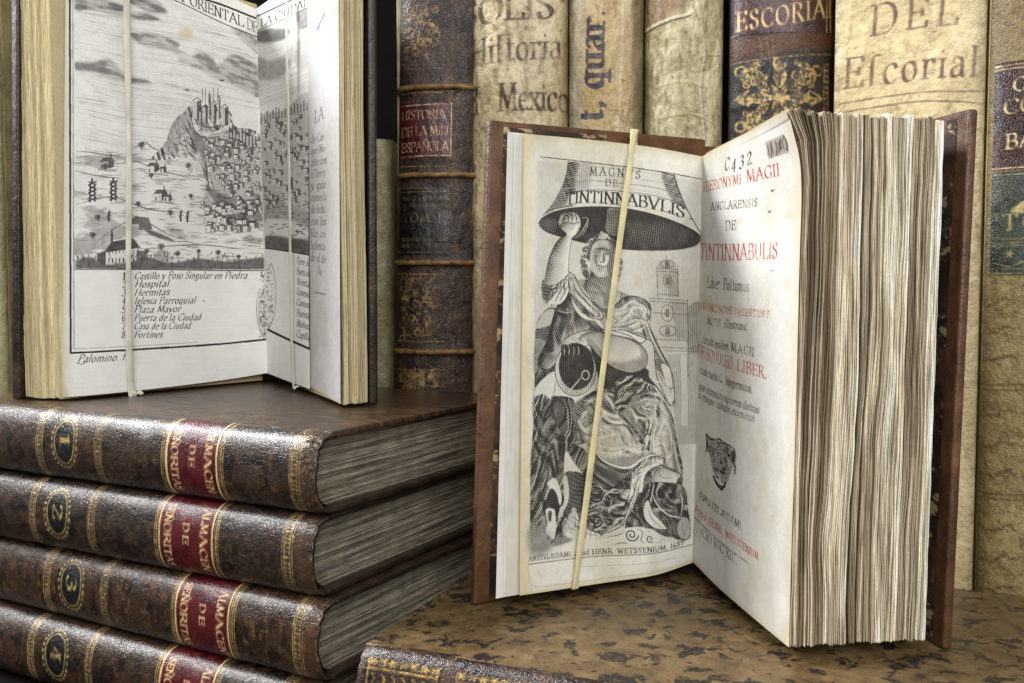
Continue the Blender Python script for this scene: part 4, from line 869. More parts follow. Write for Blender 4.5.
def calf_ground(cv, base, dark, light, cells=(8, 40), seed=None, warm=(.46, .29, .13), wa=.5):
    h, w = cv.h, cv.w
    n = fbm(h, w, cells[0], cells[1], 5, .6)
    cv.rgb[:] = base
    cv.rgb += (np.asarray(dark, np.float32) - cv.rgb) * sstep(n, .46, .68)[..., None]
    m = fbm(h, w, cells[0] * 2, cells[1] * 2, 5, .65)
    cv.rgb += (np.asarray(warm, np.float32) - cv.rgb) * (sstep(m, .55, .72) * wa)[..., None]
    s = fbm(h, w, cells[0] * 5, cells[1] * 4, 4, .7)
    cv.rgb += (np.asarray(light, np.float32) - cv.rgb) * (sstep(s, .64, .80) * .55)[..., None]

def gild(cv, fn, wear=.5, cells=(30, 200)):
    """run fn (which draws into gold) and rub some of it away"""
    r0 = cv.rgb.copy(); g0 = cv.gold.copy()
    fn()
    n = sstep(fbm(cv.h, cv.w, cells[0], cells[1], 3), .46, .66) * wear
    cv.rgb += (r0 - cv.rgb) * n[..., None]; cv.gold += (g0 - cv.gold) * n

STACK_X = [(3.62, 5.78), (3.70, 5.95), (3.30, 5.55), (3.5, 5.75)]
Q = 3.3
def art_stack_spine(L, k):
    cv = Canvas(640, 110, ((0, 0), (L, 0), (L, Q), (0, Q)))
    tint = np.array([(1, 1, 1), (.94, .97, 1.02), (1.06, 1.0, .92), (1.02, .98, .96)][k])
    calf_ground(cv, np.array((.225, .165, .135)) * tint, np.array((.115, .09, .085)) * tint, (.46, .36, .27), ((9, 50), (11, 44), (8, 60), (10, 52))[k], warm=(.42, .30, .15), wa=(.6, .55, .85, .5)[k])
    rs = random.Random(40 + k)
    for _ in range(46):                                               # scuffs and fine cracks
        x, y = rs.uniform(0, L), rs.uniform(.1, 2.7); l = rs.uniform(.1, .9)
        cv.line([(x, y), (x + l * .5, y + rs.uniform(-.06, .06)), (x + l, y + rs.uniform(-.1, .1))], rs.uniform(.012, .04), c=rs.choice([(.50, .40, .30), (.09, .07, .07), (.38, .27, .2)]), a=rs.uniform(.3, .8))
    for _ in range(9):
        x = rs.uniform(0, L); cv.circle((x, rs.uniform(0, 2.6)), rs.uniform(.08, .3), rs.uniform(.04, .14), c=(.47, .36, .26), a=rs.uniform(.2, .5), blur=.05)
    a, b = L - STACK_X[k][1], L - STACK_X[k][0]
    j = random.Random(k).uniform(-.12, .12)
    g = dict(c=GOLD, gold=1., a=.92)
    def fillet(x, w=.30, pat=True):
        for dx in (-w / 2, w / 2):
            cv.line([(x + dx, 0), (x + dx, Q)], .028, smooth=False, **g)
        for dx in (-w / 2 + .075, w / 2 - .075):
            cv.line([(x + dx, 0), (x + dx, Q)], .022, smooth=False, **g)
        if pat:
            for y in np.arange(.05, Q, .105):
                cv.line([(x - w * .28, y), (x + w * .28, y + .02)], .034, smooth=False, **g)
    def draw():
        fillet(L - .80 + j, .36); fillet(a - .12, .16, False); fillet(b + .12, .16, False); fillet(L - 8.95 + j); fillet(L - 11.85 + j); fillet(L - 15.6); fillet(.6, .4)
        cx, cy = L - 10.58 + j, 1.45
        cv.circle((cx, cy), .56, .66, c=(.075, .085, .075), gold=0)
        cv.ring((cx, cy), .50, .60, .05, **g)
        for t in np.linspace(0, 2 * math.pi, 26, endpoint=False):
            cv.circle((cx + .62 * math.cos(t), cy + .74 * math.sin(t)), .052, **g)
        cv.text(str(k + 1), [(cx - .22, cy - .2), (cx - .22, cy + .2)], (.48, 0), nib=1.7, **g)
    gild(cv, draw, .4)
    cv.fill([(L - .7, 0), (L, 0), (L, Q), (L - .55, Q)], c=(.44, .33, .24), a=.35, smooth=False, blur=.15)
    return cv

def art_stack_label(k):
    a, b = STACK_X[k]; w = b - a
    cv = Canvas(116, 106, ((0, 0), (w, 0), (w, Q), (0, Q)))
    calf_ground(cv, (.33, .095, .115), (.23, .065, .08), (.46, .22, .21), (8, 8), warm=(.40, .12, .12), wa=.3)
    g = dict(c=(.90, .80, .56), gold=.3, a=1.)
    def draw():
        cv.text('ALMACEN', [(w - .52, .66), (w - .52, 2.46)], (.28, 0), nib=2.0, track=1.2, **g)
        cv.text('DE', [(w * .46, 1.2), (w * .46, 1.72)], (.24, 0), nib=2., track=4., **g)
        cv.text('SEÑORITAS', [(.24, .62), (.24, 2.52)], (.28, 0), nib=2.0, track=1., **g)
        for x in (.035, w - .035):
            cv.line([(x, 0), (x, Q)], .07, smooth=False, **g)
    gild(cv, draw, .15, (24, 24))
    return cv

def floret(cv, x, y, s, g, flip=1):
    for a in np.linspace(0, 2 * math.pi, 6, endpoint=False):
        cv.fill([(x, y), (x + s * .55 * math.cos(a - .35), y + s * .55 * math.sin(a - .35)), (x + s * math.cos(a), y + s * math.sin(a)), (x + s * .55 * math.cos(a + .35), y + s * .55 * math.sin(a + .35))], **g)

def art_folio_spine(L):
    q = 5.4
    cv = Canvas(620, 160, ((0, 0), (L, 0), (L, q), (0, q)))
    calf_ground(cv, (.24, .17, .14), (.13, .10, .095), (.52, .42, .32), (10, 40), warm=(.34, .22, .14))
    g = dict(c=(.82, .68, .34), gold=.9, a=.9)
    r = random.Random(4)
    def draw():
        for x0 in np.arange(.35, L, 2.55):
            x1 = x0 + 2.0
            for y in (1.25, q - .5):
                cv.line([(x0, y), (x1, y)], .06, smooth=False, **g)
            for x in (x0, x1):
                cv.line([(x, .9), (x, q)], .05, smooth=False, **g)
            for x in np.arange(x0 + .12, x1, .3):
                floret(cv, x, 1.02 + r.uniform(-.04, .04), .17, g); cv.line([(x, 1.4), (x + .1, 1.55), (x + .02, 1.7)], .05, **g)
            for _ in range(14):
                floret(cv, r.uniform(x0 + .2, x1 - .2), r.uniform(1.7, q - .6), r.uniform(.15, .3), g)
    gild(cv, draw, .45, (24, 90))
    for x0 in np.arange(.35, L, 2.55):
        cv.line([(x0 - .28, 0), (x0 - .28, q)], .22, c=(.40, .30, .22), a=.5, smooth=False)
    return cv

def art_pastedown(nu, nv, s=1):
    """marbled paper: dark ground with cream and yellow flecks"""
    n = fbm(nv, nu, 26, 6, 4, .6); m = fbm(nv, nu, 40, 5, 4, .65); q = fbm(nv, nu, 18, 7, 4)
    c = np.zeros((nv, nu, 4), np.float32); c[..., :3] = (.16, .12, .095)
    def over(col, f):
        c[..., :3] += (np.asarray(col, np.float32) - c[..., :3]) * f[..., None]
    over((.30, .20, .13), sstep(n, .45, .62)); over((.52, .42, .31), sstep(.03 - np.abs(m - .5), 0, .03) * sstep(q, .45, .6)); over((.72, .64, .48), sstep(m, .62, .68) * .9); over((.74, .62, .18), sstep(q, .62, .66) * sstep(np.linspace(0, 1, nv)[:, None] + 0 * q, .74, .86) if s == 1 else 0 * q)
    return c

def art_black_spine():
    cv = Canvas(130, 740, ((402, -77), (482.6, -80), (470.9, 603.6), (393.4, 601.2)))
    calf_ground(cv, (.25, .175, .135), (.125, .095, .085), (.42, .31, .22), (40, 8), warm=(.42, .28, .15), wa=.5)
    r = random.Random(9)
    for _ in range(160):                                              # rubbed brown strip on the right
        x = 455 + r.gauss(0, 4.5); y = r.uniform(-60, 500); cv.line([(x, y), (x + r.uniform(-2, 2), y + r.uniform(4, 14))], r.uniform(1, 3), c=(.47, .33, .19), a=r.uniform(.2, .6))
    g = dict(c=(.74, .60, .38), gold=.5, a=.85)
    def draw():
        for y in (2, 68, 72, 96, 168, 190, 252, 274, 340, 368, 384):
            cv.line([(399, y), (425, y + .6), (447, y + .2)], .9, **g)
        for y0, y1 in ((10, 64), (276, 338), (370, 386)):
            cx, cy = 421, (y0 + y1) / 2; h = (y1 - y0) / 2
            for _ in range(70):
                x, y = cx + r.uniform(-19, 19), cy + r.uniform(-h, h); a0 = r.uniform(0, 6); R = r.uniform(1.5, 4)
                a = np.linspace(a0, a0 + 4, 9); cv.line(np.c_[x + R * np.cos(a), y + R * np.sin(a)], .9, **g)
            for _ in range(8):
                floret(cv, cx + r.uniform(-15, 15), cy + r.uniform(-h, h), 3, g)
    gild(cv, draw, .5, (90, 14))
    cv.fill([(396, 55), (450, 58), (450, 85), (396, 85)], c=(.30, .25, .28), a=.4, blur=6, smooth=False)
    return cv

def zpx(y, Y):
    return 13.5 + Y * (math.tan(math.atan((341.5 - y) / 950) - math.radians(3.1)))

def art_black_labels():
    a = Canvas(110, 120, ((395, 103.5), (447, 104), (447, 158.5), (395, 158)))
    calf_ground(a, (.30, .095, .11), (.21, .07, .08), (.40, .2, .17), (8, 8), warm=(.33, .12, .11))
    g = dict(c=(.86, .76, .56), gold=.7, a=.9)
    def draw():
        for y in (105.5, 156.5):
            a.line([(395, y), (447, y)], 1.0, smooth=False, **g)
        a.line([(445.5, 104), (445.5, 158)], .9, smooth=False, **g)
        a.text('HISTORIA', [(396, 119.5), (440, 120)], (0, -9), nib=1.5, track=.5, **g); a.text('DE LA MILI', [(396, 136), (443, 136)], (0, -9), nib=1.5, track=.5, **g); a.text('ESPAÑOLA', [(396, 151.5), (443.5, 151.5)], (0, -9), nib=1.5, track=.5, **g)
    gild(a, draw, .45, (16, 16))
    b = Canvas(110, 130, ((395, 188), (446, 188), (446, 256), (395, 256)))
    calf_ground(b, (.10, .095, .09), (.07, .065, .06), (.25, .2, .16), (8, 8), warm=(.2, .13, .09), wa=.4)
    g2 = dict(c=(.62, .52, .34), gold=.7, a=.8)
    def draw2():
        for y in (191, 253):
            b.line([(396, y), (445, y)], 1, smooth=False, **g2)
        b.text('TOM. I', [(398, 222), (437, 222)], (0, -9), nib=1.5, track=1.4, **g2)
        for y in (198, 205, 240, 246):
            for x in np.arange(399, 444, 5.5):
                b.ring((x, y), 1.8, 1.6, .7, **g2)
    gild(b, draw2, .6, (16, 16))
    return [(a, zpx(158, 39.3), zpx(103.5, 39.3), .04, .70, M['label']), (b, zpx(255, 39.3), zpx(189, 39.3), .05, .68, M['label'])]

def vellum_ground(cv, a, b, d, cells=(12, 5), dirt=.5):
    h, w = cv.h, cv.w
    n = fbm(h, w, *cells, 5, .6)
    cv.rgb[:] = np.asarray(a, np.float32) + (np.asarray(b, np.float32) - np.asarray(a, np.float32)) * sstep(n, .35, .65)[..., None]
    m = fbm(h, w, cells[0] * 3, cells[1] * 3, 5, .65)
    cv.rgb += (np.asarray(d, np.float32) - cv.rgb) * (sstep(m, .54, .74) * dirt)[..., None]
    s = fbm(h, w, cells[0] * 10, cells[1] * 8, 3, .6)
    cv.rgb += (np.asarray(d, np.float32) * .8 - cv.rgb) * (sstep(s, .68, .78) * dirt * .8)[..., None]
    xx = np.linspace(0, 1, w)[None] + 0 * s                          # grime towards the joints
    n2 = fbm(h, w, cells[0] * 2, cells[1] * 2, 4, .55)
    cr = sstep(.012 - np.abs(n2 - .5), 0, .012) * sstep(m, .45, .55)
    cv.rgb *= (1 - .30 * cr)[..., None]; cr = sstep(.014 - np.abs(n2 - .522), 0, .014) * sstep(m, .45, .55)
    cv.rgb += (np.array([.92, .88, .76], np.float32) - cv.rgb) * (cr * .35)[..., None]
    e = np.clip(1 - np.minimum(xx, 1 - xx) / .10, 0, 1) ** 1.5 * (.5 + m)
    cv.rgb += (np.asarray(d, np.float32) * .8 - cv.rgb) * np.clip(e * .55, 0, 1)[..., None]
PEN = (.24, .165, .12)

def art_vellum_solis():
    cv = Canvas(150, 740, ((471, -55), (568.3, -58.6), (566.2, 606.7), (472.5, 603.6)))
    vellum_ground(cv, (.82, .755, .60), (.73, .66, .50), (.47, .39, .27), dirt=.6)
    b4 = cv.rgb.copy(); k = dict(c=PEN, a=.85)
    cv.text('SOLIS', [(462, 31), (500, 27), (533, 24.5), (554, 23)], (0, -25), nib=1.9, **k)
    cv.text('Hi~toria', [(471, 70), (500, 67), (535, 64), (562.5, 62)], (0, -26), nib=1.7, track=.7, **k)
    cv.text('de Mexico', [(470, 117), (500, 115), (540, 113.5), (569, 113)], (0, -26), nib=1.9, track=.5, **k)
    worn_ink(cv, b4, .6, 50)
    cv.fill([(480, 100), (500, 95), (500, 118), (482, 116)], c=(.84, .77, .60), a=.6, blur=3); cv.fill([(486, 12), (494, 8), (497, 26), (489, 30)], c=(.86, .80, .64), a=.5, blur=2)
    for y in (150, 290, 420):
        cv.line([(471, y), (490, y - 6), (520, y - 4), (566, y - 8)], 2, c=(.52, .44, .3), a=.5, blur=.8)
    return cv

def art_vellum_quart():
    cv = Canvas(120, 760, ((569.3, -78.8), (644.5, -81.7), (639.4, 609.1), (567.2, 606.7)))
    vellum_ground(cv, (.78, .72, .56), (.70, .60, .41), (.50, .41, .27), dirt=.6)
    cv.fill([(573, -70), (588, -70), (584, 150), (570, 150)], c=(.72, .69, .62), a=.6, blur=4, smooth=False)
    cv.fill([(585, 10), (622, 10), (620, 130), (584, 130)], c=(.70, .56, .32), a=.4, blur=9, smooth=False)
    b4 = cv.rgb.copy(); k = dict(c=(.17, .14, .19), a=.92)
    cv.text('t, quar.', [(602, 124), (602.5, 80), (604.5, 16)], (-25, 0), nib=2.4, thin=.4, track=.6, **k)
    worn_ink(cv, b4, .25, 50)
    cv.line([(621, -60), (622, 40), (617, 140)], 2.2, c=(.86, .80, .64), a=.5, blur=.8)
    cv.fill([(632, -70), (645, -70), (642, 200), (631, 200)], c=(.33, .28, .2), a=.5, blur=3, smooth=False)
    return cv

def art_vellum_green():
    cv = Canvas(130, 760, ((645.8, -67.3), (724.4, -72), (716.3, 614.0), (640.7, 609.9)))
    vellum_ground(cv, (.80, .76, .605), (.70, .65, .485), (.50, .44, .30), (14, 6), .6)
    cv.fill([(640, -60), (695, -60), (690, 12), (664, 24), (640, 34)], c=(.44, .30, .20), a=.6, blur=4, smooth=False)
    cv.line([(644, 33), (662, 26), (690, 18), (697, 8)], 2.2, c=(.90, .86, .74), a=.85); cv.line([(644, 36), (662, 29), (690, 21)], 1.6, c=(.25, .19, .12), a=.8)
    for q in ([(690, 8), (697, 24), (706, 40), (712, 54)], [(695, 62), (708, 57), (720, 56)], [(700, 20), (704, 50), (700, 90), (704, 140)], [(652, 60), (650, 90), (654, 140)], [(655, 90), (680, 84), (700, 88)], [(660, 120), (690, 116), (712, 124)]):
        cv.line(q, 1.6, c=(.84, .82, .64), a=.6, blur=.5); cv.line(np.asarray(q) + [1.4, 2], 1.2, c=(.42, .37, .22), a=.5, blur=.5)
    cv.fill([(640, 60), (652, 60), (650, 200), (640, 200)], c=(.40, .34, .2), a=.6, blur=4, smooth=False)
    return cv

def art_vellum_plain():
    cv = Canvas(60, 240)
    vellum_ground(cv, (.74, .71, .55), (.66, .62, .45), (.5, .45, .3))
    return cv

def gilt_leafwork(cv, cx, cy, w, h, g):
    def leaf(x, y, dx, dy, s):
        d = np.array([dx, dy], float); d /= np.hypot(*d); n = np.array([-d[1], d[0]]); p = np.array([x, y])
        cv.fill([p, p + d * s * .4 + n * s * .26, p + d * s * .8 + n * s * .12, p + d * s, p + d * s * .8 - n * s * .14, p + d * s * .4 - n * s * .22], **g)
        dk = dict(c=(.15, .12, .12), gold=0)
        cv.line([p + d * s * .1, p + d * s * .5 + n * s * .03, p + d * s * .9], s * .05, **dk)
        for f_ in (.3, .5, .7):
            cv.line([p + d * s * f_, p + d * s * (f_ + .12) + n * s * .16], s * .04, **dk); cv.line([p + d * s * f_, p + d * s * (f_ + .12) - n * s * .16], s * .04, **dk)
        a = np.linspace(0, 4.4, 12)
        cv.line(p + d * s * .9 + np.c_[np.cos(a), np.sin(a)] * s * .2, s * .1, **g)
    floret(cv, cx, cy, h * .20, g); leaf(cx, cy - h * .12, 0, -1, h * .36); leaf(cx, cy + h * .12, 0, 1, h * .36)
    for sx in (-1, 1):
        leaf(cx + sx * w * .08, cy, sx, 0, w * .26); leaf(cx + sx * w * .1, cy - h * .08, sx, -.8, w * .2); leaf(cx + sx * w * .1, cy + h * .08, sx, .8, w * .2)
        for sy in (-1, 1):
            x, y = cx + sx * w * .36, cy + sy * h * .36
            leaf(x, y, -sx, -sy * .3, w * .22); leaf(x, y, -sx * .3, -sy, w * .16); cv.ring((x + sx * 2, y), w * .05, h * .06, w * .022, **g); leaf(x - sx * w * .05, y + sy * 2, -sx, sy * .4, w * .15)
        cv.line([(cx + sx * w * .30, cy - h * .1), (cx + sx * w * .42, cy), (cx + sx * w * .30, cy + h * .1)], w * .022, **g); cv.line([(cx + sx * w * .24, cy), (cx + sx * w * .44, cy)], w * .02, **g)

def art_gilt_spine():
    cv = Canvas(160, 800, ((731.7, -92), (835.7, -98.4), (822.7, 625.1), (723.0, 619.9)))
    calf_ground(cv, (.185, .155, .16), (.10, .09, .10), (.36, .28, .22), (30, 8), warm=(.38, .22, .14), wa=.35)
    cv.fill([(725, 42), (832, 32), (832, 52), (725, 66)], c=(.45, .27, .15), a=.65, blur=4, smooth=False)
    g = dict(c=(.80, .69, .44), gold=.75, a=.92)
    def draw():
        gilt_leafwork(cv, 777, 102, 98, 76, g); [gilt_leafwork(cv, 774 - k, 190 + 88 * k, 98, 70, g) for k in range(6)]
        for y in (34, 62, 142, 150):
            cv.line([(727, y + 5), (780, y), (830, y - 5)], 1.1, **g)
        for x in (822, 826.5):
            cv.line([(x, 66), (x - 1, 140)], 1.3, smooth=False, **g)
        for y in np.arange(68, 140, 5.5):
            cv.circle((824.2, y), 1.6, **g)
    gild(cv, draw, .55, (120, 40))
    for q in ([(757, 40), (760, 60), (756, 84), (762, 110)], [(764, 42), (768, 66), (764, 90)], [(770, 40), (771, 60)]):
        cv.line(q, .8, c=(.62, .52, .38), a=.7)
    return cv

def art_gilt_labels():
    a = Canvas(170, 90, ((732, -40), (829, -44), (827, 29), (730, 35)))
    calf_ground(a, (.27, .11, .12), (.18, .075, .085), (.42, .25, .2), (8, 12), warm=(.32, .15, .13))
    g = dict(c=(.88, .77, .54), gold=.5, a=.95)
    def draw():
        a.text('ESCORIAL', [(733, 31), (765, 28.5), (800, 23.5), (832, 18)], (0, -11), nib=1.9, track=2.2, **g)
        a.text('DEL', [(752, 6), (790, 2)], (0, -11), nib=1.9, track=4, **g)
        for x in (822, 826):
            a.line([(x, -44), (x - .5, 38)], 1.2, smooth=False, **g)
    gild(a, draw, .3, (16, 24))
    return [(a, zpx(34, 36.9), 27.8, .03, .97, M['label'])]

def art_vellum_del():
    cv = Canvas(230, 900, ((837.5, -94.3), (991, -122), (969.7, 680.8), (823.9, 655.6)))
    vellum_ground(cv, (.85, .775, .595), (.78, .705, .52), (.58, .50, .34), (16, 6), .4)
    b4 = cv.rgb.copy(); k = dict(c=(.36, .25, .20), a=.85)
    cv.text('DEL', [(871, 38), (910, 31), (957, 26)], (2, -30), nib=1.5, track=3.4, **k)
    cv.text('E~corial', [(844, 90), (890, 85), (935, 79.5), (977, 77)], (2, -30), nib=1.5, track=1.4, **k)
    cv.line([(840, 105), (880, 99), (930, 93.5), (984, 92)], 1.4, **k); cv.line([(840, 114), (880, 108), (930, 102.5), (984, 104)], 1.4, **k)
    worn_ink(cv, b4, .4, 60)
    return cv

def art_baron_spine():
    cv = Canvas(190, 900, ((1004, -142.4), (1197, -163), (1164, 702.9), (981.4, 685)))
    vellum_ground(cv, (.66, .58, .38), (.60, .52, .33), (.44, .36, .21), (20, 6), .6)
    cv.fill([(960, -150), (1200, -160), (1200, 66), (960, 66)], c=(.42, .34, .24), a=.5, blur=14, smooth=False)
    r = random.Random(2); k = dict(c=(.40, .31, .17), a=.75)
    for y in (302, 330, 358, 413, 444, 472, 527, 556, 585):
        for x0 in (985, 1030):
            for s in np.linspace(0, 1, 9):
                x = x0 + s * 30; yy = y + 3 * math.sin(s * 6) - (x - 985) * .03
                cv.line([(x, yy), (x + 3, yy + r.uniform(-3, 3)), (x + 5, yy + r.uniform(-1, 1))], 2.2, **k)
    for y in (384, 389, 492, 497):
        cv.line([(975, y - 1), (1010, y), (1060, y - 4)], 1.2, c=(.32, .23, .13), a=.8)
    for x in (986, 990):
        cv.line([(x + 4, 280), (x, 620)], 1, smooth=False, c=(.45, .36, .2), a=.6)
    for _ in range(40):
        cv.circle((r.uniform(985, 1100), r.uniform(280, 610)), r.uniform(.4, 1.1), c=(.22, .16, .1), a=.8)
    return cv

def art_baron_labels():
    a = Canvas(190, 160, ((990, 62), (1180, 60), (1180, 172), (985, 172)))
    calf_ground(a, (.20, .085, .075), (.13, .06, .055), (.36, .22, .16), (8, 12), warm=(.28, .14, .1))
    g = dict(c=(.90, .82, .60), gold=.6, a=.95)
    def draw():
        for y in (66, 69, 168, 171):
            a.line([(985, y), (1180, y)], 1.1, smooth=False, **g)
        a.text('CARTAS', [(1006, 92), (1090, 86)], (1, -13), nib=1.5, track=1.4, **g); a.text('COMICAS', [(997, 114), (1100, 107)], (1, -14), nib=1.5, track=1.2, **g); a.text('BARON', [(998, 149), (1076, 142)], (1, -15), nib=1.6, track=1.4, **g)
    gild(a, draw, .25, (16, 24))
    b = Canvas(190, 150, ((985, 173), (1180, 173), (1180, 276), (982, 276)))
    calf_ground(b, (.21, .235, .19), (.13, .15, .125), (.47, .46, .36), (10, 14), warm=(.30, .29, .2))
    g2 = dict(c=(.78, .70, .46), gold=.7, a=.85)
    def draw2():
        for y in (176, 239, 243, 246, 270, 274):
            b.line([(982, y), (1180, y)], 1.1, smooth=False, **g2)
        b.text('TOM', [(994, 230), (1062, 228)], (.5, -15), nib=1.4, track=2.6, **g2)
        b.fill([(1004, 213), (1010, 206), (1018, 202), (1026, 206), (1032, 213)], **g2)
        for x in (1002, 1034, 1066):
            floret(b, x, 254, 4.5, g2); b.line([(x - 14, 264), (x, 267), (x + 14, 262)], 1.1, **g2)
    gild(b, draw2, .45, (16, 24))
    return [(a, zpx(172, 31.2), zpx(62, 31.2), .02, .985, M['label']), (b, zpx(275, 31.2), zpx(172.6, 31.2), .02, .985, M['label'])]

# ------------------------------------------------------------------ scene helpers
sc = bpy.context.scene
COL = sc.collection

def tag(o, label=None, cat=None, group=None, kind=None):
    for k, v in (('label', label), ('category', cat), ('group', group), ('kind', kind)):
        if v:
            o[k] = v
    return o

def empty(name, loc=(0, 0, 0), rz=0.):
    o = bpy.data.objects.new(name, None); COL.objects.link(o)
    o.location = [c * S for c in loc]; o.rotation_euler = (0, 0, rz)
    o.empty_display_size = .01
    return o

def link(name, me, m, parent=None):
    o = bpy.data.objects.new(name, me); COL.objects.link(o)
    if m:
        me.materials.append(m)
    if parent:
        o.parent = parent
    return o

def mesh_from(name, verts, faces, m, parent=None, col=None, smooth=True):
    me = bpy.data.meshes.new(name)
    verts = np.asarray(verts, np.float32) * S; faces = np.asarray(faces, np.int32)
    me.vertices.add(len(verts)); me.vertices.foreach_set('co', verts.ravel())
    k = faces.shape[1]
    me.loops.add(faces.size); me.loops.foreach_set('vertex_index', faces.ravel())
    me.polygons.add(len(faces)); me.polygons.foreach_set('loop_start', np.arange(0, faces.size, k, dtype=np.int32))
    me.polygons.foreach_set('use_smooth', np.full(len(faces), smooth))
    if col is not None:
        at = me.color_attributes.new('col', 'FLOAT_COLOR', 'POINT')
        c = np.ones((len(verts), 4), np.float32); c[:, :3] = lin(np.clip(col[:, :3], 0, 1)); c[:, 3] = col[:, 3] if col.shape[1] > 3 else 0
        at.data.foreach_set('color', c.ravel())
    me.update(calc_edges=True); me.validate()
    return link(name, me, m, parent)

def grid_faces(nv, nu, closed_u=False):
    i = np.arange(nv - 1)[:, None]; j = np.arange(nu if closed_u else nu - 1)[None]
    a = i * nu + j; b = i * nu + (j + 1) % nu
    return np.stack([a, b, b + nu, a + nu], -1).reshape(-1, 4)

def grid(name, P, m, parent=None, col=None, smooth=True, flip=False):
    nv, nu = P.shape[:2]
    f = grid_faces(nv, nu)
    if flip:
        f = f[:, ::-1]
    return mesh_from(name, P.reshape(-1, 3), f, m, parent, None if col is None else col.reshape(nv * nu, -1), smooth)

def curve3(ctrl, t):
    """Catmull-Rom through 3-D points, t 0..1 by index"""
    p = np.asarray(ctrl, float); n = len(p) - 1
    q = np.vstack([2 * p[:1] - p[1:2], p, 2 * p[-1:] - p[-2:-1]])
    x = np.clip(np.asarray(t) * n, 0, n - 1e-6); i = x.astype(int); f = (x - i)[..., None]
    a, b, c, d = q[i], q[i + 1], q[i + 2], q[i + 3]
    return .5 * (2 * b + (c - a) * f + (2 * a - 5 * b + 4 * c - d) * f ** 2 + (3 * b - a - 3 * c + d) * f ** 3)

def ruled(bot, top, nu, nv):
    """sheet hung between a bottom and a top curve; row 0 = top"""
    f = np.linspace(0, 1, 400); v = np.linspace(0, 1, nv)[:, None, None]
    q = (curve3(bot, f) + curve3(top, f)) / 2
    c = np.r_[0, np.cumsum(np.linalg.norm(np.diff(q, axis=0), axis=1))]
    u = np.interp(np.linspace(0, c[-1], nu), c, f)
    B = curve3(bot, u)[None]; T = curve3(top, u)[None]
    return T + (B - T) * v

def slab(name, c4, n, th, m, parent=None, bev=.06, sub=1):
    """board: c4 = four corners of one face, pushed by th along n, edges rounded"""
    import bmesh
    bm = bmesh.new()
    c4 = [Vector(c) for c in c4]; n = Vector(n).normalized() * th
    a = [bm.verts.new(c * S) for c in c4]; b = [bm.verts.new((c + n) * S) for c in c4]
    bm.faces.new(a[::-1]); bm.faces.new(b)
    for i in range(4):
        j = (i + 1) % 4
        bm.faces.new((a[i], a[j], b[j], b[i]))
    bmesh.ops.recalc_face_normals(bm, faces=bm.faces)
    bmesh.ops.bevel(bm, geom=list(bm.edges), offset=bev * S, segments=3, profile=.6, affect='EDGES')
    me = bpy.data.meshes.new(name); bm.to_mesh(me); bm.free()
    for p in me.polygons:
        p.use_smooth = True
    o = link(name, me, m, parent)
    return o

def tube(name, pts, rx, ry, m, parent=None, seg=10, up=(0, 0, 1), n=6, side=None, wob=0.):
    p = np.asarray(pts, float)
    t = np.linspace(0, 1, (len(p) - 1) * n + 1)
    c = curve3(p, t); d = np.gradient(c, axis=0); d /= np.linalg.norm(d, axis=1)[:, None]
    s = np.cross(d, np.asarray(up, float)); s /= np.linalg.norm(s, axis=1)[:, None] + 1e-9
    if side is not None:
        s = np.asarray(side, float)[None] - (d @ np.asarray(side, float))[:, None] * d
        s /= np.linalg.norm(s, axis=1)[:, None] + 1e-9
        rx = rx * (1 + wob * (vnoise(len(c), 1, len(c) // 5, 1) - .5))[:, :, None] if wob else rx
        c = c + s * ((vnoise(len(c), 1, 6, 1) - .5) * wob * .12)
    w = np.cross(s, d)
    a = np.linspace(0, 2 * np.pi, seg, endpoint=False)
    P = c[:, None] + rx * np.cos(a)[None, :, None] * s[:, None] + ry * np.sin(a)[None, :, None] * w[:, None]
    return mesh_from(name, P.reshape(-1, 3), grid_faces(len(c), seg, True), m, parent)

# ------------------------------------------------------------------ materials
def new_mat(name):
    m = bpy.data.materials.new(name); m.use_nodes = True
    nt = m.node_tree
    return m, nt, nt.nodes['Principled BSDF']

def nd(nt, typ, **k):
    n = nt.nodes.new(typ)
    for a, v in k.items():
        if a in n.inputs.keys():
            n.inputs[a].default_value = v
        else:
            setattr(n, a, v)
    return n

def coords(nt, scale=(1, 1, 1)):
    tc = nd(nt, 'ShaderNodeTexCoord'); mp = nd(nt, 'ShaderNodeMapping'); mp.inputs['Scale'].default_value = scale
    nt.links.new(tc.outputs['Object'], mp.inputs['Vector'])
    return mp.outputs['Vector']

def noise(nt, vec, scale, detail=4., rough=.6):
    n = nd(nt, 'ShaderNodeTexNoise', Scale=scale, Detail=detail, Roughness=rough)
    nt.links.new(vec, n.inputs['Vector'])
    return n.outputs['Fac']

def ramp(nt, fac, stops):
    r = nd(nt, 'ShaderNodeValToRGB'); e = r.color_ramp.elements
    while len(e) < len(stops):
        e.new(.5)
    for x, (p, c) in zip(e, stops):
        x.position = p; x.color = (*[float(v) for v in lin(c)], 1) if not isinstance(c, (int, float)) else (c, c, c, 1)
    nt.links.new(fac, r.inputs['Fac'])
    return r.outputs['Color']

def mixc(nt, a, b, fac, mode='MIX'):
    n = nd(nt, 'ShaderNodeMix', data_type='RGBA', blend_type=mode)
    for s, v in ((n.inputs['Factor'], fac), (n.inputs[6], a), (n.inputs[7], b)):
        if isinstance(v, bpy.types.NodeSocket):
            nt.links.new(v, s)
        elif isinstance(v, (int, float)):
            s.default_value = v
        else:
            s.default_value = (*[float(x) for x in lin(v)], 1)
    return n.outputs[2]

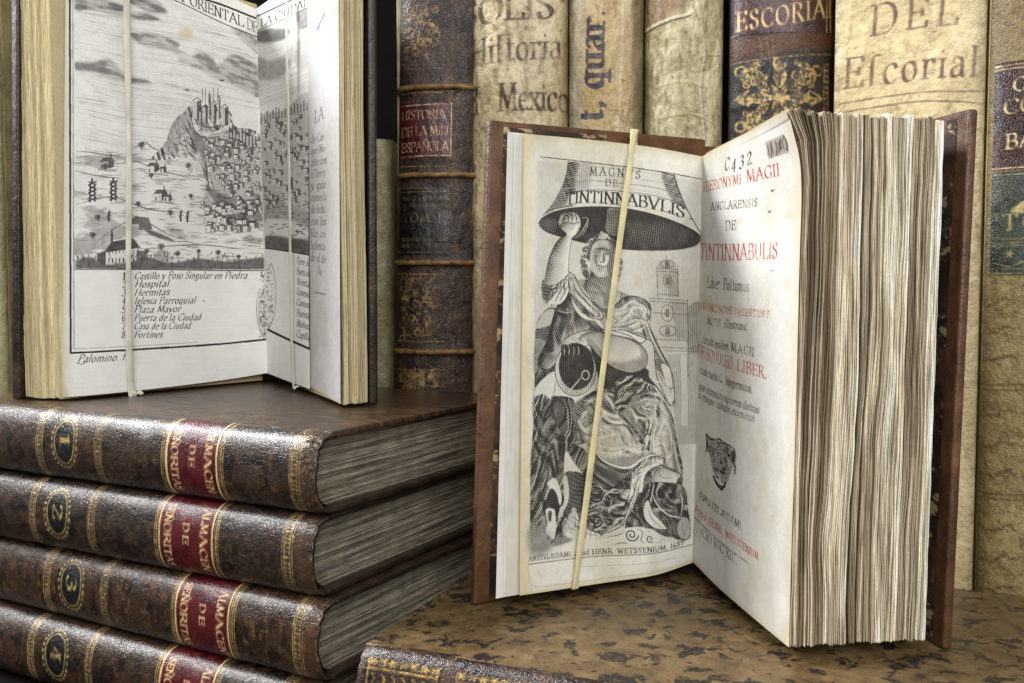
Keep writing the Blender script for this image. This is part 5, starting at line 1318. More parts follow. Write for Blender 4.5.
def bump(nt, bs, layers):
    prev = None
    for h, st, dist in layers:
        b = nd(nt, 'ShaderNodeBump', Strength=st, Distance=dist)
        nt.links.new(h, b.inputs['Height'])
        if prev is not None:
            nt.links.new(prev, b.inputs['Normal'])
        prev = b.outputs['Normal']
    nt.links.new(prev, bs.inputs['Normal'])

def vor(nt, vec, scale, feature='F1', out='Distance'):
    v = nd(nt, 'ShaderNodeTexVoronoi', Scale=scale, feature=feature)
    nt.links.new(vec, v.inputs['Vector'])
    return v.outputs[out]

def painted(name, rough=(.8, .9), grain=2500, gs=.25, lump=300, ls=.2, vary=.18, gold=True, crack=0, coat=0, streak=None, spec=.5, rubs=0):
    """material over the painted 'col' attribute: its alpha is the gilding"""
    m, nt, bs = new_mat(name)
    at = nd(nt, 'ShaderNodeVertexColor', layer_name='col')
    v = coords(nt)
    n1 = noise(nt, v, lump); n2 = noise(nt, v, grain, 3)
    dark = ramp(nt, noise(nt, v, lump * 2.7, 6, .7), [(.3, 1 - vary * 1.6), (.7, 1 + vary * .4)])
    c = mixc(nt, at.outputs['Color'], dark, 1., 'MULTIPLY')
    nt.links.new(c, bs.inputs['Base Color'])
    r = nd(nt, 'ShaderNodeMapRange'); r.inputs['From Min'].default_value = .3; r.inputs['From Max'].default_value = .7
    r.inputs['To Min'].default_value, r.inputs['To Max'].default_value = rough
    nt.links.new(noise(nt, v, rubs, 5, .65) if rubs else n1, r.inputs['Value'])
    if gold:
        g = nd(nt, 'ShaderNodeMath', operation='MULTIPLY'); nt.links.new(at.outputs['Alpha'], g.inputs[0]); g.inputs[1].default_value = .42
        nt.links.new(g.outputs[0], bs.inputs['Metallic'])
        q = nd(nt, 'ShaderNodeMix', data_type='FLOAT'); nt.links.new(at.outputs['Alpha'], q.inputs['Factor']); nt.links.new(r.outputs[0], q.inputs[2]); q.inputs[3].default_value = .38
        nt.links.new(q.outputs[0], bs.inputs['Roughness'])
    else:
        nt.links.new(r.outputs[0], bs.inputs['Roughness'])
    bs.inputs['Specular IOR Level'].default_value = spec
    L = [(n1, ls, .002), (n2, gs, .0006)]
    if crack:
        L.append((ramp(nt, vor(nt, v, crack, 'DISTANCE_TO_EDGE'), [(0, 0.), (.12, 1.)]), .25, .0006))
    if streak:
        L.append((noise(nt, coords(nt, streak[0]), streak[1], 3), streak[2], .001))
    bump(nt, bs, L)
    if coat:
        bs.inputs['Coat Weight'].default_value = coat; bs.inputs['Coat Roughness'].default_value = .3
    return m

def calf(name, stops, scale, rough=(.28, .5), worn=None, crack=900, spots=None, stretch=(1, 1, 1), grain=2200):
    """procedural leather: mottled base, worn light scuffs, fine crackle"""
    m, nt, bs = new_mat(name)
    v = coords(nt, stretch)
    n1 = noise(nt, v, scale, 6, .65)
    c = ramp(nt, n1, stops)
    if spots:
        nn = nd(nt, 'ShaderNodeTexNoise', Scale=spots[0], Detail=5., Roughness=.62, Distortion=.5); nt.links.new(v, nn.inputs['Vector'])
        f = ramp(nt, nn.outputs['Fac'], [(spots[1], 0.), (spots[1] + .045, 1.)])
        nn2 = noise(nt, v, spots[0] * 2.5, 4)
        f2 = ramp(nt, nn2, [(.30, .35), (.5, 1.)])
        c = mixc(nt, c, spots[2], mixc(nt, f, f2, 1., 'MULTIPLY'))
    if worn:
        w = ramp(nt, noise(nt, v, worn[0], 8, .75), [(worn[1], 0.), (worn[1] + .12, 1.)])
        c = mixc(nt, c, worn[2], w)
    nt.links.new(c, bs.inputs['Base Color'])
    r = ramp(nt, noise(nt, v, scale * 2, 5), [(.3, rough[0]), (.7, rough[1])])
    nt.links.new(r, bs.inputs['Roughness'])
    bump(nt, bs, [(noise(nt, v, grain, 3), .25, .0006), (noise(nt, v, 260, 5), .3, .002), (ramp(nt, vor(nt, v, crack, 'DISTANCE_TO_EDGE'), [(0, 0.), (.1, 1.)]), .15, .0005)])
    return m

def lined(name, stops, axis_scale, scale=1., rough=.85, st=.5):
    """edge of a text block: noise drawn out into leaf lines"""
    m, nt, bs = new_mat(name)
    n = noise(nt, coords(nt, axis_scale), scale, 5, .7)
    c = mixc(nt, ramp(nt, n, stops), ramp(nt, noise(nt, coords(nt), 160, 5), [(.3, .62), (.7, 1.05)]), 1., 'MULTIPLY')
    nt.links.new(c, bs.inputs['Base Color']); bs.inputs['Roughness'].default_value = rough
    bump(nt, bs, [(n, st, .0015), (noise(nt, coords(nt), 1500, 3), .2, .0006)])
    return m

M = {}
M['page'] = painted('page_paper', (.85, .95), 3500, .12, 60, .10, .07, gold=False, spec=.2)
M['map'] = painted('plate_paper', (.8, .92), 3500, .10, 50, .10, .05, gold=False, spec=.2, streak=((1, 1, 14), 60, .12))
M['leaf'] = painted('leaf_edges', (.85, .95), 1800, .2, 300, .1, .1, gold=False, spec=.2)
M['spine'] = painted('polished_calf_spine', (.10, .40), 2500, .30, 420, .10, .28, crack=800, coat=.25, rubs=110)
M['label'] = painted('leather_label', (.18, .32), 2800, .22, 400, .10, .15, crack=1300, coat=.15)
M['oldspine'] = painted('rubbed_calf_spine', (.36, .6), 1400, .4, 220, .4, .3, crack=600)
M['vellum'] = painted('parchment', (.30, .58), 1000, .28, 170, .65, .16, gold=False, spec=.5)
M['paste'] = painted('pastedown', (.5, .7), 2000, .2, 200, .2, .2, gold=False)
M['darkcalf'] = calf('dark_calf', [(.3, (.09, .07, .06)), (.55, (.175, .125, .095)), (.75, (.29, .205, .14))], 120, (.25, .45), worn=(180, .68, (.45, .35, .24)), grain=1800)
M['topcalf'] = calf('polished_dark_calf', [(.3, (.13, .10, .08)), (.5, (.25, .18, .13)), (.72, (.40, .30, .20))], 85, (.12, .26), worn=(220, .7, (.42, .34, .25)), stretch=(1, 3, 1))
M['mottled'] = calf('mottled_calf', [(.3, (.31, .24, .155)), (.5, (.41, .33, .215)), (.72, (.50, .415, .29))], 150, (.2, .4), spots=(185, .53, (.15, .13, .125)), worn=(210, .63, (.52, .44, .34)))
M['browncalf'] = calf('brown_calf', [(.3, (.23, .145, .09)), (.55, (.36, .24, .15)), (.8, (.46, .33, .21))], 90, (.3, .5), worn=(260, .7, (.50, .36, .24)))
M['velside'] = calf('parchment_side', [(.3, (.52, .46, .32)), (.6, (.68, .61, .45)), (.8, (.76, .70, .55))], 60, (.5, .7), crack=300)
M['greyedge'] = lined('grey_head_edge', [(.33, (.22, .195, .16)), (.44, (.54, .50, .42)), (.54, (.74, .70, .60)), (.66, (.88, .84, .74))], (22, 22, 1900), 1., st=1.3)
M['creamblock'] = lined('cream_block', [(.3, (.5, .44, .33)), (.6, (.7, .64, .5)), (.8, (.8, .75, .6))], (20, 20, 20), 1.)
M['bandtan'] = calf('rubbed_raised_band', [(.3, (.22, .14, .09)), (.5, (.48, .36, .2)), (.75, (.66, .52, .32))], 300, (.4, .6))
def plain(name, c, r=.8, b=None):
    m, nt, bs = new_mat(name)
    v = coords(nt)
    nt.links.new(ramp(nt, noise(nt, v, 90, 5), [(.3, tuple(x * .82 for x in c)), (.7, c)]), bs.inputs['Base Color'])
    bs.inputs['Roughness'].default_value = r
    bump(nt, bs, [(noise(nt, v, b or 1500, 3), .3, .0008)])
    return m
M['torn'] = plain('torn_leather', (.34, .25, .17), .9)
M['tape'] = plain('cotton_tape', (.90, .85, .66), .85, 4000)
M['tapewhite'] = plain('white_tape', (.90, .88, .80), .85, 4000)
M['wood'] = plain('dark_wood', (.055, .045, .04), .9)
M['wood'].node_tree.nodes['Principled BSDF'].inputs['Specular IOR Level'].default_value = .05

# ------------------------------------------------------------------ books
def bound_book(name, loc, rz, L, W, T, canvas, side, edge, board=.2, bulge=.62, nx=640, nq=100, label=None, labels=(), recess=.32, topmat=None, seed=1):
    """closed book lying flat: x along the spine, y to the fore-edge, z up; origin at the spine's left end"""
    rng = np.random.default_rng(seed)
    root = empty(name, loc, rz)
    ph = np.linspace(math.pi / 2, -math.pi / 2, nq)
    def prof(ph, g=0.):
        cy = np.abs(np.cos(ph)) ** .72
        return .30 - (bulge + .30 + g) * cy, T / 2 + (T / 2 + g * .8) * np.sign(np.sin(ph)) * np.abs(np.sin(ph)) ** .86
    col = canvas.done() if canvas is not None else None
    def sheet(x0, x1, n, g, wear=True):
        x = np.linspace(x0, x1, n)
        y, z = prof(ph, g)
        P = np.empty((nq, n, 3))
        P[..., 0] = x[None]; P[..., 1] = y[:, None]; P[..., 2] = z[:, None]
        return P
    P = sheet(0, L, nx, 0.)
    lump = (fbm(nq, nx, 5, 26, 4) - .5) * .05
    yn, zn = prof(ph, 1.); y0, z0 = prof(ph, 0.)
    N = np.c_[yn - y0, zn - z0]; N /= np.linalg.norm(N, axis=1)[:, None] + 1e-6
    P[..., 1] += lump * N[:, 0:1]; P[..., 2] += lump * N[:, 1:2] * .6
    # worn, rounded head and tail caps that turn in over the spine's thickness
    e = np.minimum(P[..., 0], L - P[..., 0])
    ragged = fbm(nq, nx, 16, 60, 3)
    k = np.clip(1 - e / .35, 0, 1)
    P[..., 1] += k * .09 * ragged; P[..., 2] += (T / 2 - P[..., 2]) * k * .05
    jit = (vnoise(nq, 1, 22, 1)[:, 0] - .5) * .06
    P[..., 0] += np.where(P[..., 0] > L / 2, 1, -1) * k * jit[:, None]
    caps = []
    for side_i in (0, -1):
        r = P[:, side_i].copy()
        c = r.copy(); c[:, 1] += .10 * np.cos(ph); c[:, 2] += (T / 2 - c[:, 2]) * .09
        c2 = c.copy(); c2[:, 0] += .6 if side_i == 0 else -.6
        caps.append((c, c2))
    P = np.concatenate([caps[0][1][:, None], caps[0][0][:, None], P, caps[1][0][:, None], caps[1][1][:, None]], 1)
    dark = np.array([.16, .12, .09, 0], np.float32)
    if col is not None:
        cc = samp(col, np.linspace(0, 1, nq)[:, None] * np.ones((1, nx)), np.linspace(0, 1, nx)[None] * np.ones((nq, 1)))
        edgec = np.tile(dark, (nq, 2, 1))
        cc = np.concatenate([edgec, cc, edgec], 1)
    grid('spine', P, M['spine'], root, cc, flip=True)
    if seed == 0:                                                     # torn, curling leather on the head cap
        rt = random.Random(12)
        v, f = [], []
        for _ in range(60):
            i = rt.randint(4, int(nq * .75)); x = L - abs(rt.gauss(0, .28)); y, z = prof(ph[i:i + 1], .02)
            a = rt.uniform(0, 6.28); l, w_ = rt.uniform(.06, .22), rt.uniform(.03, .07); h = rt.uniform(.005, .05)
            n0 = N[i]; b0 = len(v)
            dx, dt = math.cos(a), math.sin(a); ty, tz = -n0[1], n0[0]
            for s, q, e in ((0, -1, 0), (0, 1, 0), (.6, .9, .4), (1, .2, 1), (.6, -.8, .4)):
                px = x + dx * l * s - dt * w_ * q; tt_ = dt * l * s + dx * w_ * q
                v.append((px, y[0] + ty * tt_ + n0[0] * h * e, z[0] + tz * tt_ + n0[1] * h * e))
            f += [(b0, b0 + 1, b0 + 2, b0 + 4), (b0 + 4, b0 + 2, b0 + 3, b0 + 3)]
        cs = np.tile(np.array([[.40, .30, .21, 0]], np.float32), (len(v), 1)) * np.random.default_rng(3).uniform(.5, 1.15, (len(v), 1)); cs[:, 3] = 0
        me_f = [q for q in f]
        mesh_from('torn_leather', v, me_f[0::2], M['torn'], root)
    for lab_canvas, x0, x1, mat_ in labels:
        n = int((x1 - x0) / L * nx)
        Q = sheet(x0, x1, n, .012)
        lc = lab_canvas.done()
        f = (Q[..., 0] / L * (nx - 1)); 
        li = samp(lump, np.linspace(0, 1, nq)[:, None] * np.ones((1, n)), Q[..., 0] / L)
        Q[..., 1] += li * N[:, 0:1]; Q[..., 2] += li * N[:, 1:2] * .6
        Q = Q[2:-2]
        lc = samp(lc, np.linspace(0, 1, len(Q))[:, None] * np.ones((1, n)), np.linspace(0, 1, n)[None] * np.ones((len(Q), 1)))
        grid('spine_label', Q, mat_, root, lc, flip=True)
    for z0_, nz in ((0, 1), (T, -1)):
        c4 = [(0, .16, z0_), (L, .16, z0_), (L, W, z0_), (0, W, z0_)]
        slab('cover_board', c4, (0, 0, nz), board, topmat if (z0_ == T and topmat) else side, root, bev=.07)
    # text block, rounded towards the spine
    n = 26
    a = np.linspace(math.pi / 2, -math.pi / 2, n)
    hz = T / 2 - board - .004
    ly = .42 - .62 * np.cos(a); lz = T / 2 + hz * np.sin(a)
    fy = W - .3 - .25 * np.cos(a)
    v, f = [], []
    for x in (recess, L - recess):
        for i in range(n):
            v.append((x, ly[i], lz[i]))
        for i in range(n):
            v.append((x, fy[::-1][i] if False else W - .3 - .22 * math.cos(a[n - 1 - i]), lz[n - 1 - i]))
    m2 = 2 * n
    # caps as strips of quads between spine side and fore-edge side
    for s in (0, m2):
        for i in range(n - 1):
            q = (s + i, s + i + 1, s + m2 - 2 - i, s + m2 - 1 - i)
            f.append(q if s else q[::-1])
    for i in range(m2):
        j = (i + 1) % m2
        f.append((i, j, m2 + j, m2 + i))
    mesh_from('text_block', v, f, edge, root, smooth=False)
    return root

def back_book(name, xl, yl, xr, yr, zt, canvas, mspine, mside, bulge=.7, nx=130, nz=760, zb=0., depth=15., lean=0., bands=(), labels=(), flatp=.55, lump=.06, bandmat=None, zlo=3.):
    """upright book: spine facing the viewer between (xl,yl) and (xr,yr)"""
    dx, dy = xr - xl, yr - yl
    w = math.hypot(dx, dy); rz = math.atan2(dy, dx)
    root = empty(name, (xl, yl, zb), rz)
    H = zt - zb
    col = canvas.done()
    t = .5 - .5 * np.cos(np.linspace(0, math.pi, nx))
    tt = t * .55 + np.linspace(0, 1, nx) * .45
    def surf(z, tt, g=0.):
        x = np.clip(tt, 0, 1) * w
        b = np.maximum(1 - np.abs(2 * tt - 1) ** 2.2, 0) ** flatp
        return x, -(bulge) * b - g
    z0 = zlo - zb
    zz = np.linspace(H, z0, nz)
    P = np.empty((nz, nx, 3))
    x, y = surf(0, tt)
    P[..., 0] = x[None]; P[..., 1] = y[None]; P[..., 2] = zz[:, None]
    l = (fbm(nz, nx, 24, 5, 4) - .5) * lump * 2
    P[..., 1] += l
    for bz, bh in bands:
        P[..., 1] -= .05 * np.exp(-((P[..., 2] + zb - bz) / bh) ** 2)
    P[..., 0] += lean * (P[..., 2] / H)
    cc = samp(col, np.linspace(0, 1, nz)[:, None] * np.ones((1, nx)), tt[None] * np.ones((nz, 1)))
    grid('spine', P, mspine, root, cc)
    for bz, bh in bands:
        if bandmat:
            pts = [(X + lean * (bz - zb) / H, Y - .02, bz - zb) for X, Y in zip(*surf(0, np.linspace(.0, 1., 25)))]
            tube('raised_band', pts, max(.13, bh * .8), bh * .6, bandmat, root, seg=10, n=2)
    for lc, lz0, lz1, u0, u1, mat_ in labels:
        n, q = int(nz * (lz1 - lz0) / (H - z0)) + 2, nx
        tl = np.linspace(u0, u1, q)
        X, Y = surf(0, tl, .025)
        Q = np.empty((n, q, 3)); Q[..., 0] = X[None]; Q[..., 1] = Y[None]
        Q[..., 2] = np.linspace(lz1 - zb, lz0 - zb, n)[:, None]
        Q[..., 1] += samp(l, (H - Q[..., 2]) / (H - z0), tl[None] * np.ones((n, 1)))
        Q[..., 0] += lean * Q[..., 2] / H
        c = lc.done()
        grid('spine_label', Q, mat_, root, samp(c, np.linspace(0, 1, n)[:, None] * np.ones((1, q)), np.linspace(0, 1, q)[None] * np.ones((n, 1))))
    for x0, s in ((.0, 1), (w, -1)):
        c4 = [(x0, .05, 0), (x0, depth, 0), (x0 + lean, depth, H), (x0 + lean, .05, H)]
        slab('cover_board', c4, (s, 0, 0), .25, mside, root, bev=.08)
    c4 = [(.28, .1, .3), (w - .28, .1, .3), (w - .28, depth - .4, .3), (.28, depth - .4, .3)]
    slab('text_block', c4, (0, 0, 1), H - .7, M['creamblock'], root, bev=.05)
    return root

def leaf_block(name, R0, R1, F0, F1, zb, zt, n, wave, colour, m, parent, nz=80, jit=.02, ztop=None, grp=.12, gath=8, gap=.35, con=1.):
    """n separate leaves fanned from the root line to the fore-edge line, sewn in gatherings; each leaf a thin bent slab"""
    R0, R1, F0, F1 = (np.array(p, float) for p in (R0, R1, F0, F1))
    V, C, Fc = [], [], []
    rng = np.random.default_rng(5)
    zz = np.linspace(0, 1, nz)
    GW = (fbm(nz, n, 5, max(2, n // 18), 2) - .5) * grp; GC = fbm(nz, n, 4, max(2, n // 5), 4, .6)
    step = np.ones(n); step[1:] += np.where(np.arange(1, n) % gath == 0, rng.uniform(.2, gap * 2, n - 1) * gath * .35, 0) + rng.uniform(-.15, .15, n - 1)
    T = np.cumsum(step); T = (T - T[0]) / (T[-1] - T[0])
    th = np.linalg.norm(F1 - F0) * np.median(np.diff(T)) * 1.08
    ng = n // gath + 2
    gd, gt, gb, gl = rng.uniform(-.035, .03, ng), rng.uniform(-.05, .05, ng), rng.uniform(-.02, .05, ng), rng.uniform(.86, 1.05, ng) * np.where(rng.random(ng) < .14, .78, 1)
    base = 0
    for i in range(n):
        t = T[i]; gi = i // gath
        r = R0 + (R1 - R0) * t; f = F0 + (F1 - F0) * t
        d = f - r; L = np.linalg.norm(d); d /= L
        nrm = np.array([-d[1], d[0]])
        if np.dot(nrm, F1 - F0) < 0:
            nrm = -nrm
        f = f + d * (rng.uniform(-jit, jit) + gd[gi])
        z0 = zb + rng.uniform(-.02, .03) + gb[gi]; z1 = (zt if ztop is None else ztop(t)) + rng.uniform(-.04, .02) + gt[gi]
        off = wave(t, zz) + GW[::-1, i] * min(1, 4 * t + .15, 6 * (1 - t) + .1) + (vnoise(nz, 1, 11, 1, rng)[:, 0] - .5) * .012 + (vnoise(nz, 1, 34, 1, rng)[:, 0] - .5) * .008
        deck = (vnoise(nz, 1, 30, 1, rng)[:, 0] - .5) * .04
        h = th / 2 * rng.uniform(.8, 1.12)
        P = np.empty((nz, 8, 3))
        for k, (s, side) in enumerate(((0, -1), (.5, -1), (.93, -1), (1, -.6), (1, .6), (.93, 1), (.5, 1), (0, 1))):
            c = r[None] + (d * L * s)[None] + nrm[None] * (off * s ** 2 + side * h)[:, None] + d[None] * (deck * (s > .9))[:, None]
            P[:, k, :2] = c; P[:, k, 2] = z0 + (z1 - z0) * zz
        V.append(P.reshape(-1, 3))
        ce, cp = colour(t, i, rng)
        br = (.88 + .22 * vnoise(nz, 1, 12, 1, rng)[:, 0]) * (.84 + .26 * sstep(GC[:, i], .36, .6)) * gl[gi]; br = 1 + (br - 1) * con
        cc = np.zeros((nz, 8, 4)); cc[..., :3] = cp
        w = (np.asarray(ce) * np.stack([br, br ** 1.1, br ** 1.25], -1))[:, None]
        cc[:, 3:5, :3] = w; cc[:, 2:3, :3] = cc[:, 5:6, :3] = w * .97
        C.append(cc.reshape(-1, 4))
        Fc.append(grid_faces(nz, 8) + base)
        for row in (0, nz - 1):
            b = base + row * 8
            for a0, a1, b1, b0 in ((0, 1, 6, 7), (1, 2, 5, 6), (2, 3, 4, 5)):
                q = (b + a0, b + a1, b + b1, b + b0)
                Fc.append(np.array([q if row else q[::-1]]))
        base += nz * 8
    return mesh_from(name, np.vstack(V), np.vstack(Fc), m, parent, np.vstack(C), smooth=False)

# ------------------------------------------------------------------ setting
def build_setting():
    o = slab('shelf', [(-70, -6, 0), (70, -6, 0), (70, 62, 0), (-70, 62, 0)], (0, 0, -1), 2.5, M['wood'])
    tag(o, kind='structure')
    o = slab('bookcase_back', [(-70, 62.2, 0), (70, 62.2, 0), (70, 62.2, 60), (-70, 62.2, 60)], (0, 1, 0), 2, M['wood'])
    tag(o, kind='structure')

# ------------------------------------------------------------------ stack of four volumes
A1 = np.array([.88, -.475]); A1 /= np.linalg.norm(A1); B1 = np.array([-A1[1], A1[0]])
RZ1 = math.atan2(A1[1], A1[0])
def build_stack():
    L, W, T = 17.6, 11.0, 2.36
    ords = ['1', '2', '3', '4']
    place = ['numbered 1, topmost of the stack',
             'numbered 2, second from top of stack',
             'numbered 3, third from top of stack',
             'numbered 4, bottom of the stack']
    near = [(-5.17, 26.50), (-5.30, 26.58), (-5.14, 26.38), (-5.5, 26.45)]
    rot = [0, .010, -.012, .004]
    for k in range(4):
        z = (3 - k) * 2.38
        rz = RZ1 + rot[k]
        ax = np.array([math.cos(rz), math.sin(rz)])
        o = np.array(near[k]) - ax * L
        cv = art_stack_spine(L, k); lb = art_stack_label(k)
        xs = L - STACK_X[k][1], L - STACK_X[k][0]
        root = bound_book('leather_volume', (o[0], o[1], z), rz, L, W, T, cv, M['darkcalf'], M['greyedge'], labels=[(lb, xs[0], xs[1], M['label'])], topmat=M['topcalf'] if k == 0 else None, seed=k)
        tag(root, 'dark calf volume with red spine label, ' + place[k], 'book', 'matching numbered volumes stacked flat')

# ------------------------------------------------------------------ mottled folio underneath
def build_folio():
    u = np.array([.927, -.375]); u /= np.linalg.norm(u)
    root = bound_book('mottled_book', (-3.98, 24.72, 0), math.atan2(u[1], u[0]), 20.5, 11.25, 4.10, art_folio_spine(20.5), M['mottled'], M['greyedge'], bulge=.45, nx=620, nq=120)
    tag(root, 'mottled tan calf book lying flat under the small open book', 'book')

# ------------------------------------------------------------------ small open book with the bell frontispiece
def build_bell_book():
    root = empty('open_book', (6.2, 31.2, 4.12))
    tag(root, 'small open brown book with a bell engraving and red and black title page', 'book')
    off = np.array([6.2, 31.2, 4.12])
    G = lambda P: np.asarray(P, float) - off
    # front board, leaning a little
    bo, to, bi, ti = (-1.13, 27.8, 4.12), (-.64, 27.8, 18.42), (6.5, 32.6, 4.12), (6.6, 32.6, 18.62)
    n = np.cross(np.subtract(bi, bo), np.subtract(to, bo)); n /= np.linalg.norm(n)      # away or towards the viewer
    if n[1] > 0: n = -n
    slab('cover_board', G([bo, bi, ti, to]), -n, .26, M['browncalf'], root, bev=.09)
    nu, nv = 60, 320
    def inner(fr0, fr1, e):
        u = np.linspace(fr0, fr1, nu)[None, :, None]; v = np.linspace(.012, .988, nv)[:, None, None]
        T_ = np.array(to) + (np.array(ti) - to) * u; B_ = np.array(bo) + (np.array(bi) - bo) * u
        return G(T_ + (B_ - T_) * v + n * e)
    grid('pastedown', inner(.055, .5, .012), M['paste'], root, art_pastedown(nu, nv))
    # endpapers and plate
    sh = [.0, .09, .17, .26, .34]
    fb = [(-.2, 26.95, 4.62), (1.4, 28.2, 4.5), (3.06, 29.3, 4.42), (4.6, 30.2, 4.4), (5.9, 30.95, 4.6)]
    ft = [(.14, 27.05, 17.95), (1.5, 28.3, 18.0), (2.99, 29.4, 18.02), (4.5, 30.32, 17.98), (6.1, 31.05, 17.8)]
    for k, s in enumerate([-.03, 0, .012, .024, .036]):
        d = np.array([.82, .572, 0]) * (s * 7.5) + np.array([.572, -.82, 0]) * (.012 * (k - 12))
        g = 1 - np.linspace(0, 1, 5) ** 2
        fb2 = [np.array(p) + d * gg - np.array([-.2, .3, 0]) * 0 for p, gg in zip(fb, g)]; ft2 = [np.array(p) + d * gg for p, gg in zip(ft, g)]
        P = ruled(fb2, ft2, 40, 60)
        c = np.zeros((60, 40, 4), np.float32); c[..., :3] = (.96 - .006 * k, .95 - .008 * k, .915 - .014 * k)
        c[..., :3] *= (.96 + .06 * vnoise(60, 40, 20, 8))[..., None]
        c[:, :2, :3] *= .92
        grid('flyleaf', G(P), M['page'], root, c)
    pb = [(.22, 27.15, 4.64), (1.45, 28.15, 4.50), (3.06, 29.15, 4.42), (4.6, 30.03, 4.37), (5.92, 30.72, 4.57)]
    pt = [(.33, 27.25, 17.93), (1.56, 28.25, 17.99), (2.99, 29.25, 18.01), (4.5, 30.15, 17.97), (6.16, 30.82, 17.78)]
    cv = art_frontispiece(); c = cv.done()
    P = ruled(pb, pt, c.shape[1], c.shape[0])
    grid('frontispiece_plate', G(P), M['page'], root, c)
    # title page
    tb = [(5.93, 30.75, 4.6), (6.25, 28.7, 4.46), (6.59, 26.4, 4.44), (6.83, 24.7, 4.46), (6.98, 23.5, 4.5)]
    tt = [(6.12, 30.8, 17.79), (6.24, 28.7, 17.8), (6.46, 26.6, 17.82), (6.61, 24.8, 17.86), (6.68, 23.55, 17.9)]
    cv = art_title(); c = cv.done()
    P = ruled(tb, tt, c.shape[1], c.shape[0])
    vv = np.array([0, .056, .13, .28, .44, .62, .82, 1]); aa = np.array([0, .33, .42, .335, .27, .19, .08, 0])
    def wv(v):       # fore-edge bow, v 0 at the top
        return np.interp(v, vv, aa)
    sm = np.convolve(np.pad(wv(np.linspace(0, 1, P.shape[0])), 40, mode='edge'), np.ones(81) / 81, 'valid')
    sm[:12] = wv(np.linspace(0, 1, P.shape[0]))[:12] * .8 + sm[:12] * .2
    P[..., 0] += sm[:, None] * (np.linspace(0, 1, P.shape[1]) ** 2.2)[None]
    grid('title_page', G(P), M['page'], root, c)
    # the block of leaves
    def wave(t, zz):
        v = 1 - zz
        k = math.exp(-t * 7)
        lin_ = -.30 * v * 0
        return (np.interp(v, vv, aa) + (-.29) * (1 - v) * 1.0) * k + (1 - k) * (.06 * np.sin(v * 5 + .6) * math.exp(-t * 1.5) + .14 * (1 - v))
    def colr(t, i, rng):
        b = rng.uniform(.93, 1.04)
        if rng.random() < .14: b *= .76
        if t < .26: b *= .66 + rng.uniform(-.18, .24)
        warm = rng.uniform(0, 1)
        e = np.array([1.0, .955 - .03 * warm, .875 - .08 * warm]) * np.array([b, b ** 1.12, b ** 1.3])
        if t > .985: e = np.array([.97, .96, .92])
        return np.clip(e, 0, 1), np.array([.70, .58, .42])
    def ztop(t):
        return 17.92 - .12 * t
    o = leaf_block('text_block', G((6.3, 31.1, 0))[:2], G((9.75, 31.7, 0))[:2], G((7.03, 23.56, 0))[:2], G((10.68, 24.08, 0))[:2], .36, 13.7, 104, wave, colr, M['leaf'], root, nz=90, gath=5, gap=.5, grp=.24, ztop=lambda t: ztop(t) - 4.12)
    # last flyleaf, back board with its pastedown, spine
    bo, to, bi, ti = (11.24, 24.3, 4.12), (11.66, 24.5, 18.12), (10.1, 32.2, 4.12), (10.3, 32.2, 18.25)
    n = np.cross(np.subtract(bi, bo), np.subtract(to, bo)); n /= np.linalg.norm(n)
    if n[0] > 0: n = -n
    slab('cover_board', G([bo, bi, ti, to]), -n, .26, M['browncalf'], root, bev=.09)
    n2 = n
    def inner2(fr0, fr1, e):
        u = np.linspace(fr0, fr1, nu)[None, :, None]; v = np.linspace(.012, .988, nv)[:, None, None]
        T_ = np.array(to) + (np.array(ti) - to) * u; B_ = np.array(bo) + (np.array(bi) - bo) * u
        return G(T_ + (B_ - T_) * v + n2 * e)
    grid('pastedown', inner2(.5, .062, .012), M['paste'], root, art_pastedown(nu, nv, 2))
    a = np.linspace(0, math.pi, 24)
    Q = np.empty((30, 24, 3)); zz = np.linspace(18.4, 4.12, 30)
    Q[..., 0] = (8.4 - 2.0 * np.cos(a))[None]; Q[..., 1] = (32.5 + .55 * np.sin(a))[None]; Q[..., 2] = zz[:, None]
    grid('spine', G(Q), M['browncalf'], root, smooth=True)
    # the holding band
    bm_ = [(3.92, 30.6, 18.1), (3.90, 30.45, 18.42), (3.82, 30.05, 18.50), (3.72, 29.62, 18.26), (3.68, 29.40, 17.98), (3.58, 29.22, 17.2), (3.2, 28.75, 14.5), (2.62, 28.55, 10.), (2.18, 28.35, 6.6), (1.93, 28.3, 4.75), (1.90, 28.42, 4.45), (1.95, 28.9, 4.36), (2.0, 29.3, 4.36)]
    o = tube('elastic_band', bm_, .115, .035, M['tape'], None, seg=12, side=(.82, .572, 0), n=12, wob=.35)
    tag(o, 'pale yellow band stretched slantwise across the bell engraving', 'band')

